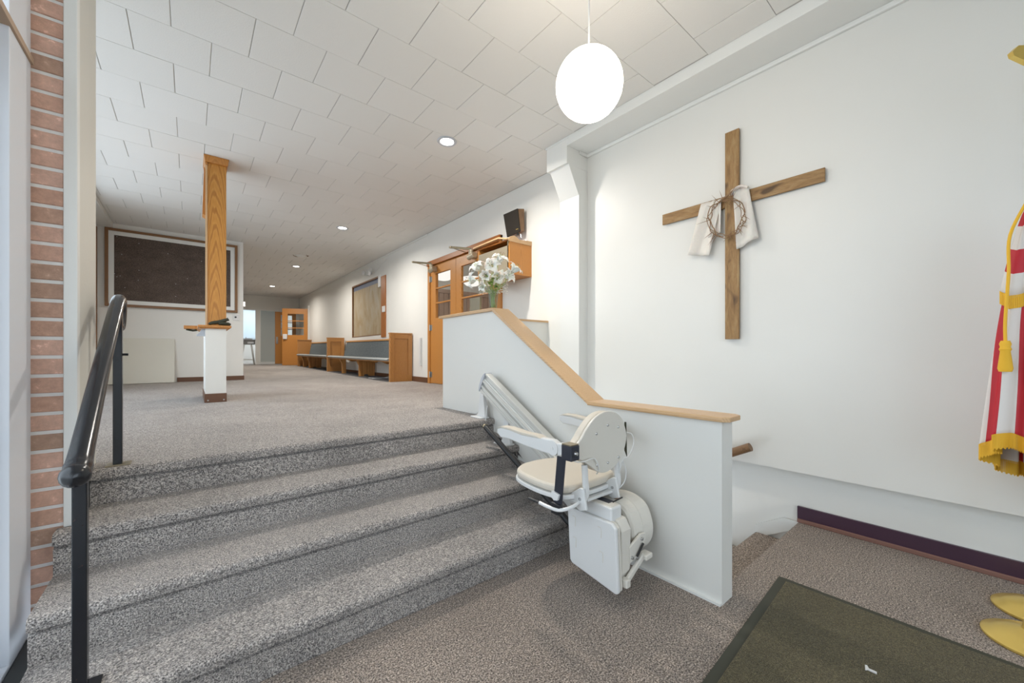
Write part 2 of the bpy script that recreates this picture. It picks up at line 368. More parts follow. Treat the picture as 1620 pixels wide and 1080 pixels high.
# left side: hall wall, with unseen windows added for fill daylight
b = B()
for y0, y1, z0, z1 in ((2.9, 3.2, .3, ZC+.1), (3.2, 8.0, .3, 1.0), (3.2, 8.0, 3.3, ZC+.1), (8.0, 18.35, .3, ZC+.1)): b.box(-1.40, -1.25, y0, y1, z0, z1)
struct('wall_left', b, M['wall'], 'left wall of the hall, seen as a sliver beside the pinboard', 'wall')
b = B(); b.box(-1.26, -1.05, 2.9, 9.7, 3.43, ZC+.02); struct('trim_4', b, M['trimw'], 'white soffit along the left wall under the ceiling')
b = B(); b.box(-1.25, -1.238, 9.62, 9.69, ZU, 3.40); struct('trim_5', b, M['boardframe'], 'thin brown door casing in the corner left of the pinboard')
wn = thing('fill_window_hall', None, None, (-1.3, 5.6, 1.2), kind='structure')  # unseen windows, put in to bring more daylight into the hall
for i in range(4):
    b = B(); y0 = 3.2+i*1.2; 
    for q in ((y0, y0+.05, 1.0, 3.3), (y0+1.15, y0+1.2, 1.0, 3.3), (y0+.05, y0+1.15, 1.0, 1.05), (y0+.05, y0+1.15, 3.25, 3.3)): b.box(-1.35, -1.29, *q)
    obj('frame', b, M['alu'], wn)
    b = B(); b.box(-1.325, -1.32, y0+.05, y0+1.15, 1.05, 3.25); obj('pane', b, M['glass'], wn)
# board wall
b = B(); b.box(-1.25, .83, 9.70, 9.88, .5, ZC+.02)
wbd = struct('wall_back', b, M['wall'], 'white partition wall that carries the brown pinboard', 'wall')
b = B(); b.box(-.20, .845, 9.682, 9.70, zf(9.7)-.02, zf(9.7)+.085); b.box(.83, .845, 9.70, 9.89, zf(9.7)-.02, zf(9.7)+.085)
struct('baseboard_back', b, M['rubber'], 'brown rubber baseboard under the pinboard')
# far wall with two openings and the room beyond
b = B(); YF = 18.2; HT = 2.935
for x0, x1, z0, z1 in ((-1.4, 1.30, .5, ZC+.1), (1.30, 3.6, HT, ZC+.1), (1.965, 2.10, .5, HT), (3.38, 3.6, .5, HT)): b.box(x0, x1, YF, YF+.15, z0, z1)
struct('wall_far', b, M['wall'], 'far end wall of the hall above two openings', 'wall')
b = B(); 
for x0, x1 in ((1.26, 1.32), (1.945, 1.985), (2.08, 2.12), (3.36, 3.40)): b.box(x0, x1, YF-.02, YF, .80, HT)
b.box(1.26, 3.40, YF-.02, YF, HT, HT+.05)
struct('trim_6', b, M['trimw'], 'white casings around the far openings')
b = B()
for x0, x1, z0, z1 in ((-1.4, 0.9, .6, 3.6), (.9, 2.6, .6, 1.85), (.9, 2.6, 3.2, 3.6), (2.6, 5, .6, 3.6)): b.box(x0, x1, 21.0, 21.15, z0, z1)
b.box(-1.4, -1.3, 18.35, 21, .6, 3.6); b.box(4.9, 5, 18.35, 21, .6, 3.6); b.box(-1.4, 5, 18.35, 21.15, 3.55, 3.65)
struct('wall_far', b, M['wall'], 'walls of the bright room seen through the far openings', 'wall')
b = B(); b.box(2.02, 2.95, 18.75, 18.85, .8, 3.5); wpt = struct('wall_far', b, M['greydoor'], 'pale grey green partition seen through the far opening', 'wall')
b = B(); b.box(2.02, 2.95, 18.72, 18.75, .8, .90); struct('baseboard_far', b, M['trimw'], 'white base of the grey green partition')
wf = thing('window_2', None, None, (1.75, 21.05, 1.85), kind='structure')
b = B(); 
for q in ((.9, .96, 1.85, 3.2), (2.54, 2.6, 1.85, 3.2), (.96, 2.54, 1.85, 1.91), (.96, 2.54, 3.14, 3.2)): b.box(q[0], q[1], 21.02, 21.08, q[2], q[3])
obj('frame', b, M['alu'], wf); b = B(); b.box(.96, 2.54, 21.045, 21.055, 1.91, 3.14); obj('pane', b, M['glass'], wf)
m = bpy.data.materials.new('dimming sheet'); m.use_nodes = True; N = m.node_tree.nodes; L = m.node_tree.links; N.clear()
tr = N.new('ShaderNodeBsdfTranslucent'); tr.inputs[0].default_value = (.62, .68, .70, 1); di = N.new('ShaderNodeBsdfDiffuse'); di.inputs[0].default_value = (.7, .74, .76, 1)
mx = N.new('ShaderNodeMixShader'); mx.inputs[0].default_value = .4; oo = N.new('ShaderNodeOutputMaterial'); L.new(tr.outputs[0], mx.inputs[1]); L.new(di.outputs[0], mx.inputs[2]); L.new(mx.outputs[0], oo.inputs[0]); M['shade'] = m
b = B(); b.box(.92, 2.58, 20.985, 20.988, 1.88, 3.22); obj('dimming_sheet', b, M['shade'], wf)  # translucent sheet added to dim the bright window
# baseboards on the right side
b = B(); b.box(3.462, XR, 6.78, 18.2, zf(8)-.01, zf(8)+.10); struct('baseboard_right', b, M['rubber'], 'brown rubber baseboard along the right hall wall')
b = B(); b.box(3.462, XR, -2.3, .909, .028, .115)
bb = struct('baseboard_right', b, M['purple'], 'dark purple baseboard on the landing below the cross wall')
b = B(); b.box(3.452, XR, -2.3, .909, 0, .028); obj('lip', b, M['lip'], bb, bevel=.004)
# ---------------------------------------------------------------- glazed entrance on the left
XL = -.50
wl = thing('window_3', None, None, (XL-.03, .5, 0), kind='structure')
b = B(); b.box(XL-.07, XL, 2.215, 2.455, 0, ZC); obj('jamb', b, M['alu'], wl, bevel=.002)
b = B(); b.box(XL-.05, XL-.012, 2.455, 2.487, 0, ZC); obj('sealant', b, M['beige'], wl)
b = B(); b.box(XL-.11, XL-.055, -2.2, 2.215, 2.32, 2.40); obj('transom_bar', b, M['alu'], wl, bevel=.002)
b = B(); b.box(XL-.055, XL+.008, -2.2, 2.455, 2.405, 2.43); obj('transom_edge', b, M['brownline'], wl)
b = B(); b.box(XL+.001, XL+.069, 1.74, 2.485, -.1, .12); b.box(XL+.001, XL+.03, .0, 1.74, 0, .12); obj('sill', b, M['aludark'], wl, bevel=.003)
b = B(); b.box(XL-.054, XL, .0, 2.214, .05, .132); obj('sill_edge', b, M['alu'], wl, bevel=.002)
b = B(); b.box(XL-.12, XL-.03, -2.2, 2.215, 0, .05); obj('threshold', b, M['alu'], wl)
for i in range(2):
    y0 = 2.20-1.1*(i+1); y1 = y0+1.085
    b = B()
    for q in ((y1-.07, y1, .05, 2.31), (y0, y0+.07, .05, 2.31), (y0+.07, y1-.07, .05, .25), (y0+.07, y1-.07, 2.22, 2.31)): b.box(XL-.10, XL-.055, *q)
    df = obj('door_stile', b, M['alu'], wl, bevel=.002)
    b = B(); b.box(XL-.08, XL-.075, y0+.07, y1-.07, .25, 2.22); obj('pane', b, M['glass'], df)
    b = B(); b.box(XL-.09, XL-.085, y0, y1, 2.43, 3.45); obj('transom_pane', b, M['glass'], wl)
b = B()
for k in range(44): b.box(XL-.058, XL-.05, 2.203, 2.217, .1+k*.05, .1+k*.05+.046)
tag(obj('piano_hinge', b, M['steel'], wl), kind='stuff')
b = B(); b.box(XL-.07, XL-.03, -2.2, 2.46, 3.45, ZC+.05); obj('head', b, M['alu'], wl)
b = B(); b.box(XL-.15, XL-.02, -2.3, .0, -.1, ZC+.1); struct('wall_left', b, M['wall'], 'unseen solid wall beside the camera that limits the entrance daylight', 'wall')  # unseen stretch kept solid to cut daylight on the cross wall
# front wall behind the camera, with unseen glazing sized for the daylight it lets in
b = B(); 
for x0, x1, z0, z1 in ((-.6, -.3, 0, ZC+.1), (2.4, 3.6, 0, ZC+.1), (-.3, 2.4, 2.9, ZC+.1), (-.3, 2.4, -.1, .2)): b.box(x0, x1, -2.35, -2.25, z0, z1)
struct('wall_front', b, M['wall'], 'front wall behind the camera', 'wall')
wk = thing('fill_window_front', None, None, (1.4, -2.3, .3), kind='structure')  # unseen glazing, opened and sized for its daylight
b = B()
for i in range(3):
    x = -.3+i*1.32; b.box(x, x+.06, -2.33, -2.27, .2, 2.9)
obj('frame', b, M['alu'], wk); b = B(); b.box(-.28, 2.38, -2.305, -2.295, .2, 2.9); obj('pane', b, M['glass'], wk)
# ground outside
b = B(); b.box(-30, -.6, -25, 2.4, -.15, -.05); b.box(-.6, 20, -25, -2.36, -.15, -.05)
struct('floor', b, painted('concrete', (.48, .47, .45), .9), 'pale concrete pavement outside the glass', 'ground')
# ---------------------------------------------------------------- ceiling with separate tiles
b = B(); b.box(-1.4, 3.63, -2.35, 18.35, ZC+.005, ZC+.12)
ceil = struct('ceiling', b, M['grout'], 'ceiling of staggered off white fibre tiles', 'ceiling')
yaw = math.atan2(508, 621); cs, sn = math.cos(yaw), math.sin(yaw)
T = .449; tiles = []
for k in range(-13, 33):
    y0 = 3.61+k*T; y1 = y0+T; y0 = max(y0, -2.25); y1 = min(y1, 18.2)
    if y1-y0 < .02: continue
    for j in range(-3, 10):
        x0 = -.33+j*T+(T/2 if k % 2 else 0); x1 = x0+T
        lo = -.55 if y1 <= 2.5 else -1.05; hi = 3.05 if y0 < 2.8 else 3.465
        if y0 > 9.88: lo = -1.25
        a, c = max(x0, lo), min(x1, hi)
        if c-a < .02: continue
        px, py = (a+c)/2, (y0+y1)/2; d = px*sn+py*cs
        vis = d > .4 and abs((px*cs-py*sn)/d) < 1.40 and (ZC-1.24)/d < 1.02 and not (py > 9.9 and px/py < .075)
        tiles.append((0 if vis else 1, d, a, c, y0, y1))
tiles.sort()
cache = {}
rest = B()
for i, (nv, d, a, c, y0, y1) in enumerate(tiles):
    w, h = round(c-a, 3), round(y1-y0, 3); g = .0025; gy = .0012
    if i < 300 and not nv:
        key = (w, h)
        if key not in cache:
            q = B(); x_, y_ = w/2-g, h/2-gy; e = .0022
            q.add([(-x_, -y_, .01), (x_, -y_, .01), (x_, y_, .01), (-x_, y_, .01), (-x_, -y_, e), (x_, -y_, e), (x_, y_, e), (-x_, y_, e),
                   (-x_+e, -y_+e*.4, 0), (x_-e, -y_+e*.4, 0), (x_-e, y_-e*.4, 0), (-x_+e, y_-e*.4, 0)],
                  [(0, 1, 5, 4), (1, 2, 6, 5), (2, 3, 7, 6), (3, 0, 4, 7), (4, 5, 9, 8), (5, 6, 10, 9), (6, 7, 11, 10), (7, 4, 8, 11), (8, 9, 10, 11), (3, 2, 1, 0)])
            o = obj('ceiling_tile', q, M['tile'], ceil, world=False); cache[key] = o
        else:
            o = cache[key].copy(); COL.objects.link(o); o.parent = ceil
        o.location = ((a+c)/2, (y0+y1)/2, ZC+random.uniform(-.0012, .0012))
    else: rest.box(a+g, c-g, y0+gy, y1-gy, ZC, ZC+.012)
tag(obj('ceiling_tile', rest, M['tile'], ceil), kind='stuff')
for (x, y) in ((.36, 4.30), (.19, 4.33), (.1, 4.55)): pass
# room behind the double door (sanctuary)
b = B(); b.box(XR+.15, 7.5, 3.0, 9.0, .5, ZU); struct('floor', b, M['carpet'], 'carpet of the room behind the glazed doors', 'floor')
b = B(); b.box(7.4, 7.5, 3, 9, ZU, 4.4); b.box(XR+.15, 7.5, 2.9, 3, ZU, 4.4); b.box(XR+.15, 7.5, 9, 9.1, ZU, 4.4); b.box(XR, 7.5, 2.9, 9.1, 4.3, 4.4); b.box(XR+.02, XR+.15, 2.9, 9.1, ZC, 4.4)
ws = struct('wall_right', b, M['wall'], 'pale walls of the room behind the glazed doors', 'wall')
for k in range(22):
    b = B(); y = 3.05+k*.27; b.box(7.36, 7.4, y, y+.255, ZU, 2.35); obj('panel_board', b, M['panel_w'], ws, bevel=.006, segs=1)
for k in range(26):
    b = B(); x = 3.66+k*.14; b.box(x, x+.132, 8.96, 9.0, ZU, 2.80); obj('panel_board', b, M['panel_w'], ws, bevel=.004, segs=1)
b = B(); b.box(3.64, 7.36, 8.94, 9.0, 2.80, 2.90); obj('panel_rail', b, M['panel_w'], ws)
b = B(); b.box(7.34, 7.4, 3.0, 9.0, 2.35, 2.45); obj('panel_rail', b, M['panel_w'], ws)
# ================================================================== DOORS in the hall's right wall
dd = thing('door_1', 'orange double door with glazed panes in the right hall wall', 'door', (XR, 5.6, ZU), kind='structure')
b = B(); X0 = XR-.035
b.box(X0, XR+.15, D1-.075, D1, ZU, DZ); b.box(X0, XR+.15, D0, D0+.045, ZU, DZ)
obj('frame', b, M['oakplain'], dd, bevel=.003)
b = B(); b.box(X0-.02, XR+.15, D0, D1, DZ-.085, DZ); obj('head_frame', b, M['oakdark'], dd, bevel=.003)
def leaf_panel(parent, y0, y1, gy0, gy1, gz0, gz1, x0, x1, z0, z1, munt, name='leaf', m='oakplain'):
    b = B()
    b.box(x0, x1, y0, gy0, z0, z1); b.box(x0, x1, gy1, y1, z0, z1); b.box(x0, x1, gy0, gy1, z0, gz0); b.box(x0, x1, gy0, gy1, gz1, z1)
    lf = obj(name, b, M[m], parent)
    for k in range(1, munt+1):
        z = gz0+(gz1-gz0)*k/(munt+1); b = B(); b.box(x0+.004, x1-.004, gy0, gy1, z-.012, z+.012); obj('muntin', b, M[m], lf, bevel=.003)
    for k in range(munt+1):
        za = gz0+(gz1-gz0)*k/(munt+1); zb = gz0+(gz1-gz0)*(k+1)/(munt+1)
        b = B(); b.box((x0+x1)/2-.003, (x0+x1)/2+.003, gy0, gy1, za+.005, zb-.005); obj('pane', b, M['glass'], lf)
    return lf
ZT = DZ-.09
l1 = leaf_panel(dd, 5.745, D1-.08, 5.92, 6.45, 1.89, 2.70, XR-.012, XR+.03, ZU+.01, ZT, 2)
l2 = leaf_panel(dd, D0+.05, 5.735, 4.72, 5.57, 1.89, 2.69, XR-.012, XR+.03, ZU+.01, ZT, 2)
for z in (2.62, 1.72, .85):
    b = B(); b.tube([(XR-.03, D1-.078, z-.055), (XR-.03, D1-.078, z+.055)], .012, 10); b.box(XR-.016, XR-.01, D1-.14, D1-.078, z-.05, z+.05); obj('hinge', b, M['steel'], dd)
def closer(parent, y, z, x, arm_to):
    b = B(); b.tube([(x, y+.06, z-.02), (x, y-.10, z+.0)], .042, 14); b.lathe([(.0, -.02), (.036, -.02), (.04, 0), (.036, .09), (.02, .1), (0, .1)], (x, y, z-.005), 14); b.box(x, XR, y-.06, y+.04, z-.04, z+.04)
    c = obj('closer', b, M['closer'], parent, smooth=True)
    b = B(); b.tube([(x, y, z+.105), arm_to], .010, 8, 1.8); b.lathe([(0, -.012), (.02, -.012), (.02, .012), (0, .012)], arm_to, 10); b.tube([arm_to, (x+.06, y+.22, z+.10)], .006, 6); obj('closer_arm', b, M['brass'], c)
closer(l1, 6.46, 2.77, XR-.09, (XR-.36, 6.66, 2.90))
closer(l2, 5.16, 2.77, XR-.09, (XR-.34, 5.36, 2.90))
# ================================================================== recessed downlights
for k, (y, lab) in enumerate(((3.69, 'recessed round downlight nearest the globe pendant'), (7.43, 'second recessed downlight along the hall ceiling'), (11.46, 'third recessed downlight, beyond the smoke detector'), (15.35, 'farthest recessed downlight near the end of the hall'))):
    t = thing('downlight', lab, 'ceiling light', (2.12, y, ZC), group='recessed downlights of the hall')
    b = B(); b.lathe([(.100, .0), (.104, -.006), (.098, -.012), (.075, -.010), (.068, .0)], (0, 0, 0), 32); obj('trim_ring', b, M['railcap'], t, world=False, smooth=True)
    b = B(); b.lathe([(.0, -.004), (.066, -.004), (.066, .001), (0, .001)], (0, 0, 0), 28); obj('lens', b, M['lamp'], t, world=False)
    l = bpy.data.lights.new('downlight_lamp', 'AREA'); l.shape = 'DISK'; l.size = .14; l.energy = SPOT_POWER; l.color = WARM; l.spread = math.radians(165)
    lo = bpy.data.objects.new('downlight_lamp', l); lo.location = (0, 0, -.02); lo.parent = t; COL.objects.link(lo)
t = thing('smoke_detector', 'flat damaged detector base on the hall ceiling', 'smoke detector', (1.96, 10.15, ZC))
b = B(); b.lathe([(0, -.035), (.05, -.035), (.085, -.02), (.10, 0)], (0, 0, 0), 20); obj('base', b, M['trimw'], t, world=False, smooth=True)
for cp in ([(-.14, .02, -.004), (-.11, .11, -.004), (-.03, .16, -.004)], [(.14, -.02, -.004), (.16, -.09, -.004), (.10, -.13, -.004)]):
    b = B(); b.tube(cp, .007, 6); obj('crack', b, M['walnut'], t, world=False)
# globe pendant
GL = Vector((1.665, 1.378, 2.688))
t = thing('globe_pendant', 'large lit white glass globe hanging on a thin cord', 'pendant lamp', tuple(GL))
b = B(); b.lathe([(.178*math.sin(PI*i/24) if 0 < i < 24 else 0, -.178*math.cos(PI*i/24)) for i in range(25)], (0, 0, 0), 40); g = obj('globe', b, M['globe'], t, world=False, smooth=True, angle=80)
b = B(); b.tube([(0, 0, .17), (0, 0, ZC-GL.z)], .0045, 8); obj('cord', b, M['creamw'], t, world=False)
b = B(); b.lathe([(0, .0), (.05, .0), (.06, -.02), (.02, -.035), (0, -.035)], (0, 0, ZC-GL.z), 20); obj('ceiling_cup', b, M['creamw'], t, world=False, smooth=True)
l = bpy.data.lights.new('globe_lamp', 'POINT'); l.energy = GLOBE_POWER; l.color = WARM; l.shadow_soft_size = .178
lo = bpy.data.objects.new('globe_lamp', l); lo.location = (0, 0, 0); lo.parent = t; COL.objects.link(lo); g.visible_shadow = True
l.energy = 0
# lamp in the room behind the doors
for (bx, by, bz, lab) in ((4.62, 8.2, 3.17, 'glowing white bowl lamp seen through the left door leaf'), (5.42, 8.2, 3.12, 'glowing white bowl lamp seen through the right door leaf')):
    t = thing('bowl_lamp', lab, 'ceiling lamp', (bx, by, bz))
    b = B(); b.lathe([(0, -.22), (.14, -.19), (.24, -.1), (.27, 0), (0, 0)], (0, 0, 0), 24); obj('bowl', b, M['bowl'], t, world=False, smooth=True)
    b = B(); b.tube([(0, 0, 0), (0, 0, 1.15)], .01, 8); obj('rod', b, M['steel'], t, world=False)
area('sanctuary_fill', (5.4, 5.8, 4.1), (0, 0, 0), 1.2, 1.2, 45, (1, .93, .85))  # area light without a fixture, added to brighten the room behind the doors
area('far_room_fill', (2.0, 19.8, 3.5), (0, 0, 0), 1.2, 1.2, 45, (.95, .98, 1))  # added fill light, no fixture, brightens the far room
# ================================================================== oak column on white stub wall
t = thing('column', 'orange oak clad column standing on a white stub wall', 'column', (.22, 5.75, ZU))
b = B(); b.box(.127, .318, 5.63, 6.50, ZU, 1.535); obj('stub_wall', b, M['wall'], t)
b = B(); b.box(.118, .322, 5.617, 6.51, ZU, ZU+.10); obj('rubber_base', b, M['rubber'], t, bevel=.003)
for x in (.15, .295):
    b = B(); b.lathe([(0, -.004), (.007, -.003), (.008, 0)], (x, 5.617, ZU+.025), 10, 'y'); obj('base_screw', b, M['steel'], t)
b = B(); b.prism([(.06, 5.60), (.365, 5.60), (.365, 6.56), (.06, 6.56)], 1.535, 1.562, 'z'); b.box(.075, .35, 5.61, 6.55, 1.523, 1.535); obj('cap_shelf', b, M['oakplain'], t, bevel=.004)
b = B(); b.box(.145, .322, 5.70, 6.02, 1.562, 3.44); obj('shaft', b, M['oak'], t)
b = B(); b.box(.128, .146, 5.69, 5.725, 1.562, 3.44); obj('corner_bead', b, M['cap'], t)
b = B(); b.prism([(.125, 3.43), (.335, 3.43), (.348, 3.508), (.112, 3.508)], 5.66, 6.05, 'y'); b.prism([(.128, 3.40), (.145, 3.40), (.145, 3.43), (.125, 3.43)], 5.68, 6.0, 'y'); obj('crown', b, M['oakplain'], t, bevel=.003)
b = B(); b.prism([(.105, 2.88), (.145, 2.86), (.145, 3.43), (.12, 3.43)], 5.86, 6.02, 'y'); obj('side_cleat', b, M['oakplain'], t)
# second shelf behind on the left
t = thing('shelf', 'small wooden shelf bracketed to the left of the oak column', 'shelf', (.05, 6.5, 1.56))
b = B(); b.box(-.07, .127, 6.44, 6.62, 1.555, 1.595); obj('board', b, M['oakplain'], t, bevel=.004)
b = B(); b.tube([(-.045, 6.55, 1.55), (.02, 6.53, 1.535), (.08, 6.5, 1.545)], .012, 8); obj('bracket', b, M['olive'], t)
b = B(); b.box(.05, .127, 5.74, 5.82, 1.44, 1.46); b.prism([(.06, 1.46), (.10, 1.523), (.127, 1.523), (.127, 1.46)], 5.75, 5.81, 'y'); tag(obj('bracket', b, M['railcap'], None, bevel=.003), 'grey metal clip under the cap left of the stub wall', 'bracket')
b = B(); o = Vector((.175, 5.635, 1.566))
pts = [(.155, 5.64, 1.572), (.19, 5.645, 1.590), (.25, 5.64, 1.603), (.30, 5.64, 1.622), (.338, 5.65, 1.640)]
b.tube(smoothpath(pts, 4), [.004]+[.010+.004*math.sin(i/5) for i in range(15)]+[.014], 10, 1.5); tag(obj('folded_glove', b, M['olive'], None, smooth=True), 'slim dark olive strap lying slantwise against the oak column', 'strap')
b = B(); b.tube([(.245, 5.635, 1.579), (.25, 5.637, 1.583), (.29, 5.64, 1.585), (.335, 5.64, 1.583), (.357, 5.645, 1.576), (.360, 5.645, 1.572)], [.006, .016, .021, .021, .014, .004], 12, 1.3, up=(0, 1, 0)); tag(obj('sunglasses_case', b, M['olive'], None, smooth=True), 'rounded dark olive case on the right end of the column cap', 'case')
# ================================================================== pinboard
t = thing('pinboard', 'wide brown pinboard with a wooden frame and white inner border', 'pinboard', (-.2, 9.7, 2.05))
px0, px1, pz0, pz1 = -1.15, .73, 2.062, 3.42
b = B(); b.box(px0+.09, px1-.09, 9.675, 9.695, pz0+.09, pz1-.09); obj('felt', b, M['pin'], t)
for nm, m_, w0, w1, yy in (('frame_rail', 'boardframe', 0, .045, 9.655), ('white_border', 'trimw', .045, .115, 9.668)):
    for q in ((px0+w0, px0+w1, pz0+w0, pz1-w0), (px1-w1, px1-w0, pz0+w0, pz1-w0), (px0+w1, px1-w1, pz0+w0, pz0+w1), (px0+w1, px1-w1, pz1-w1, pz1-w0)):
        b = B(); b.box(q[0], q[1], yy, 9.698, q[2], q[3]); obj(nm, b, M[m_], t, bevel=.003)
b = B()
for x, z in ((-1.0, 3.28), (-.72, 3.21), (-.33, 3.09), (.16, 3.02), (-.94, 2.98), (-.72, 2.73), (-.05, 2.66), (-1.03, 2.63), (-1.0, 2.58), (-.96, 2.6), (-.73, 2.55), (-.22, 2.54), (-.22, 2.31), (-.9, 2.4)):
    b.lathe([(0, -.004), (.005, -.003), (.005, 0)], (x, 9.675, z), 6, 'y')
tag(obj('push_pin', b, M['creamw'], t), kind='stuff')
b = B(); b.box(-1.145, -.235, 0, .028, 0, .815)
t = obj('leaning_board', b, M['boardw'], None, bevel=.004, world=False); t.location = (0, 9.54, zf(9.6)+.006); t.rotation_euler = (-.16, 0, 0); tag(t, 'blank ivory board leaning on the wall below the pinboard', 'board')
t = thing('wall_outlet', 'small white wall plate right below the pinboard corner', 'wall plate', (.72, 9.7, 1.955))
b = B(); b.box(.655, .765, 9.69, 9.7, 1.91, 2.025); obj('plate', b, M['creamw'], t, bevel=.003); b = B(); b.lathe([(0, -.014), (.016, -.012), (.018, 0)], (.70, 9.69, 1.975), 12, 'y'); obj('dial', b, M['blackp'], t)
# ================================================================== pews along the right wall
def pew(loc, L, label, near, legs, bracks):
    t = thing('pew', label, 'pew', loc, (0, 0, 0), 'wooden pews along the right hall wall'); W_ = .46
    t.rotation_euler = (.009, 0, 0)
    def endp(y, nm):
        b = B(); top = rounded([(0, .90), (.02, .94), (.08, .955), (.2, .95), (.36, .955), (.44, .94), (.455, .90)], 1)
        o_ = [(0, 0), (W_, 0), (W_, .93), (W_-.02, .945), (.14, .95), (.06, .955), (0, .95)]
        b.prism(o_, y-.022, y+.022, 'y'); e = obj(nm, b, M['pew'], t, world=False, bevel=.005)
        b = B()
        for q in ((0.0, .085, .0, .935), (W_-.085, W_, .0, .925), (.085, W_-.085, 0, .15), (.085, W_-.085, .85, .935)): b.box(q[0], q[1], y-.044, y-.020, q[2], q[3])
        obj('raised_frame', b, M['pew'], e, world=False, bevel=.004)
        b = B(); b.box(-.008, W_+.005, y-.04, y+.04, .94, .965); obj('top_moulding', b, M['pewh'], e, world=False, bevel=.005)
    if near: endp(.02, 'end_panel')
    # seat
    xf = -.03
    prof = rounded([(xf, .43), (xf+.02, .452), (xf+.1, .462), (.36, .445), (.36, .41), (xf+.05, .405)], 3)
    b = B(); b.prism(prof, .045, L-.02, 'y'); obj('seat_cushion', b, M['fabtop'], t, world=False, smooth=True)
    b = B(); b.prism([(xf+.03, .385), (xf+.03, .405), (.36, .405), (.36, .385)], .045, L-.02, 'y'); obj('seat_board', b, M['pew'], t, world=False)
    b = B(); b.prism([(.315, .44), (.33, .44), (.405, .83), (.39, .83)], .045, L-.35, 'y'); obj('back_cushion', b, M['fabric'], t, world=False, bevel=.005)
    b = B(); b.prism([(.335, .40), (.36, .40), (.44, .86), (.405, .86), (.40, .83)], .045, L-.33, 'y'); obj('back_board', b, M['pewh'], t, world=False)
    b = B(); b.prism([(.375, .835), (.44, .835), (.44, .875), (.385, .875)], .045, L-.33, 'y'); obj('top_rail', b, M['pewh'], t, world=False, bevel=.006)
    for y, w_ in legs:
        b = B(); b.prism([(.05, 0), (.15, 0), (.15, .4), (0, .4), (.0, .36), (.05, .25)] if w_ else [(.05, 0), (.16, 0), (.18, .045), (.27, .045), (.29, 0), (.42, 0), (.44, .4), (.0, .4), (.0, .36), (.05, .25)], y-.02, y+.02, 'y'); obj('leg', b, M['pew'], t, world=False, bevel=.003)
    for y in bracks:
        b = B(); b.prism([(xf+.03, .385), (.3, .385), (.27, .335), (.12, .335)], y-.02, y+.02, 'y'); obj('bracket', b, M['pew'], t, world=False, bevel=.003)
    return t
pew((3.0, 7.44, ZU), 4.42, 'nearest oak pew with grey blue cushions under the boarded window', True, [(1.98, 0), (3.3, 1)], [.42, 1.40, 2.75])
pew((2.97, 11.87, ZU+.045), 4.0, 'farther oak pew with grey blue cushions, beside the open far door', True, [(2.43, 0), (3.3, 1)], [.5, 1.5, 3.0])
t = thing('pew_end', 'oak pew end panel standing between far pew and open door', 'pew end', (2.99, 15.92, zf(16)), group=None)
b = B(); b.box(0, .46, -.022, .022, 0, .95); e = obj('panel', b, M['pew'], t, world=False, bevel=.004)
b = B(); b.box(-.01, .465, -.04, .04, .94, .965); obj('top_moulding', b, M['pewh'], t, world=False, bevel=.004)
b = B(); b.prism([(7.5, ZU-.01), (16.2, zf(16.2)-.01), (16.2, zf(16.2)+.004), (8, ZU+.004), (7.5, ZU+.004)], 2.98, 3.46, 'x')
tag(obj('dark_floor_strip', b, M['carpet_dark'], None), 'dark strip of carpet underneath the pews', 'carpet')  # thin strip, darker than the hall carpet around it
b = B(); b.tube(smoothpath([(3.44, 8.35, 1.0), (3.43, 8.35, .80), (3.40, 8.42, .715), (3.30, 8.5, .70), (3.12, 8.62, .70), (3.05, 8.75, .70)], 5), .006, 6); b.tube(smoothpath([(3.44, 8.30, .86), (3.42, 8.4, .75), (3.25, 8.5, .70), (3.06, 8.55, .70)], 5), .006, 6)
tag(obj('power_cord', b, M['creamw'], None), 'white cords trailing from the wall under the nearest pew', 'cord')
b = B(); b.box(3.465, 3.48, 8.25, 8.33, .95, 1.07); t = tag(obj('wall_outlet', b, M['creamw'], None, bevel=.003), 'white outlet plate low on the wall under the nearest pew', 'outlet')
b = B(); b.box(3.435, 3.48, 7.02, 7.06, ZU+.32, ZU+.86); tag(obj('wall_strip', b, M['creamw'], None, bevel=.004), 'narrow white cover strip just right of the nearest pew end', 'cover strip')
# ================================================================== boarded window, strips, emergency light
t = thing('boarded_window', 'window opening boarded with stained plywood above the nearest pew', 'boarded window', (XR+.05, 10.2, WZ0))
b = B(); b.box(XR+.03, XR+.045, Wa, Wb, WZ0, WZ1-.14); obj('plywood', b, M['ply'], t)
b = B(); b.box(XR+.035, XR+.07, Wa, Wb, WZ1-.14, WZ1-.02); obj('blue_edge', b, mat('slate blue paint', (.16, .19, .26), .5), t)
b = B(); b.box(XR-.008, XR+.05, Wb-.03, Wb, WZ0, WZ1); b.box(XR-.008, XR+.05, Wa+.1, Wb, WZ1-.03, WZ1+.005); b.box(XR-.008, XR+.05, Wa, Wb, WZ0-.01, WZ0+.01); obj('casing', b, M['boardframe'], t, bevel=.002)
b = B(); b.box(XR-.025, XR+.03, Wa-.0, Wa+.16, WZ1-.27, WZ1-.0); obj('white_block', b, M['creamw'], t, bevel=.003)
b = B(); b.box(XR-.02, XR, 8.83, 9.10, 1.62, 3.05); o = tag(obj('wood_strip', b, M['oakdark'], None, bevel=.002), 'upright orange wood board beside the boarded window', 'board')
b = B()
for k in range(22): b.box(XR-.006, XR+.0, 9.10, 9.125, 1.72+k*.055, 1.72+k*.055+.022)
tag(obj('torn_edge', b, M['boardframe'], o), kind='stuff')
b = B(); b.box(XR-.03, XR, 8.84, 9.02, 2.20, 2.34); tag(obj('junction_box', b, M['creamw'], None, bevel=.004), 'white junction box on the upright orange board', 'junction box')
t = thing('emergency_light', 'white twin head emergency light above the boarded window', 'emergency light', (XR, 9.85, 3.27))
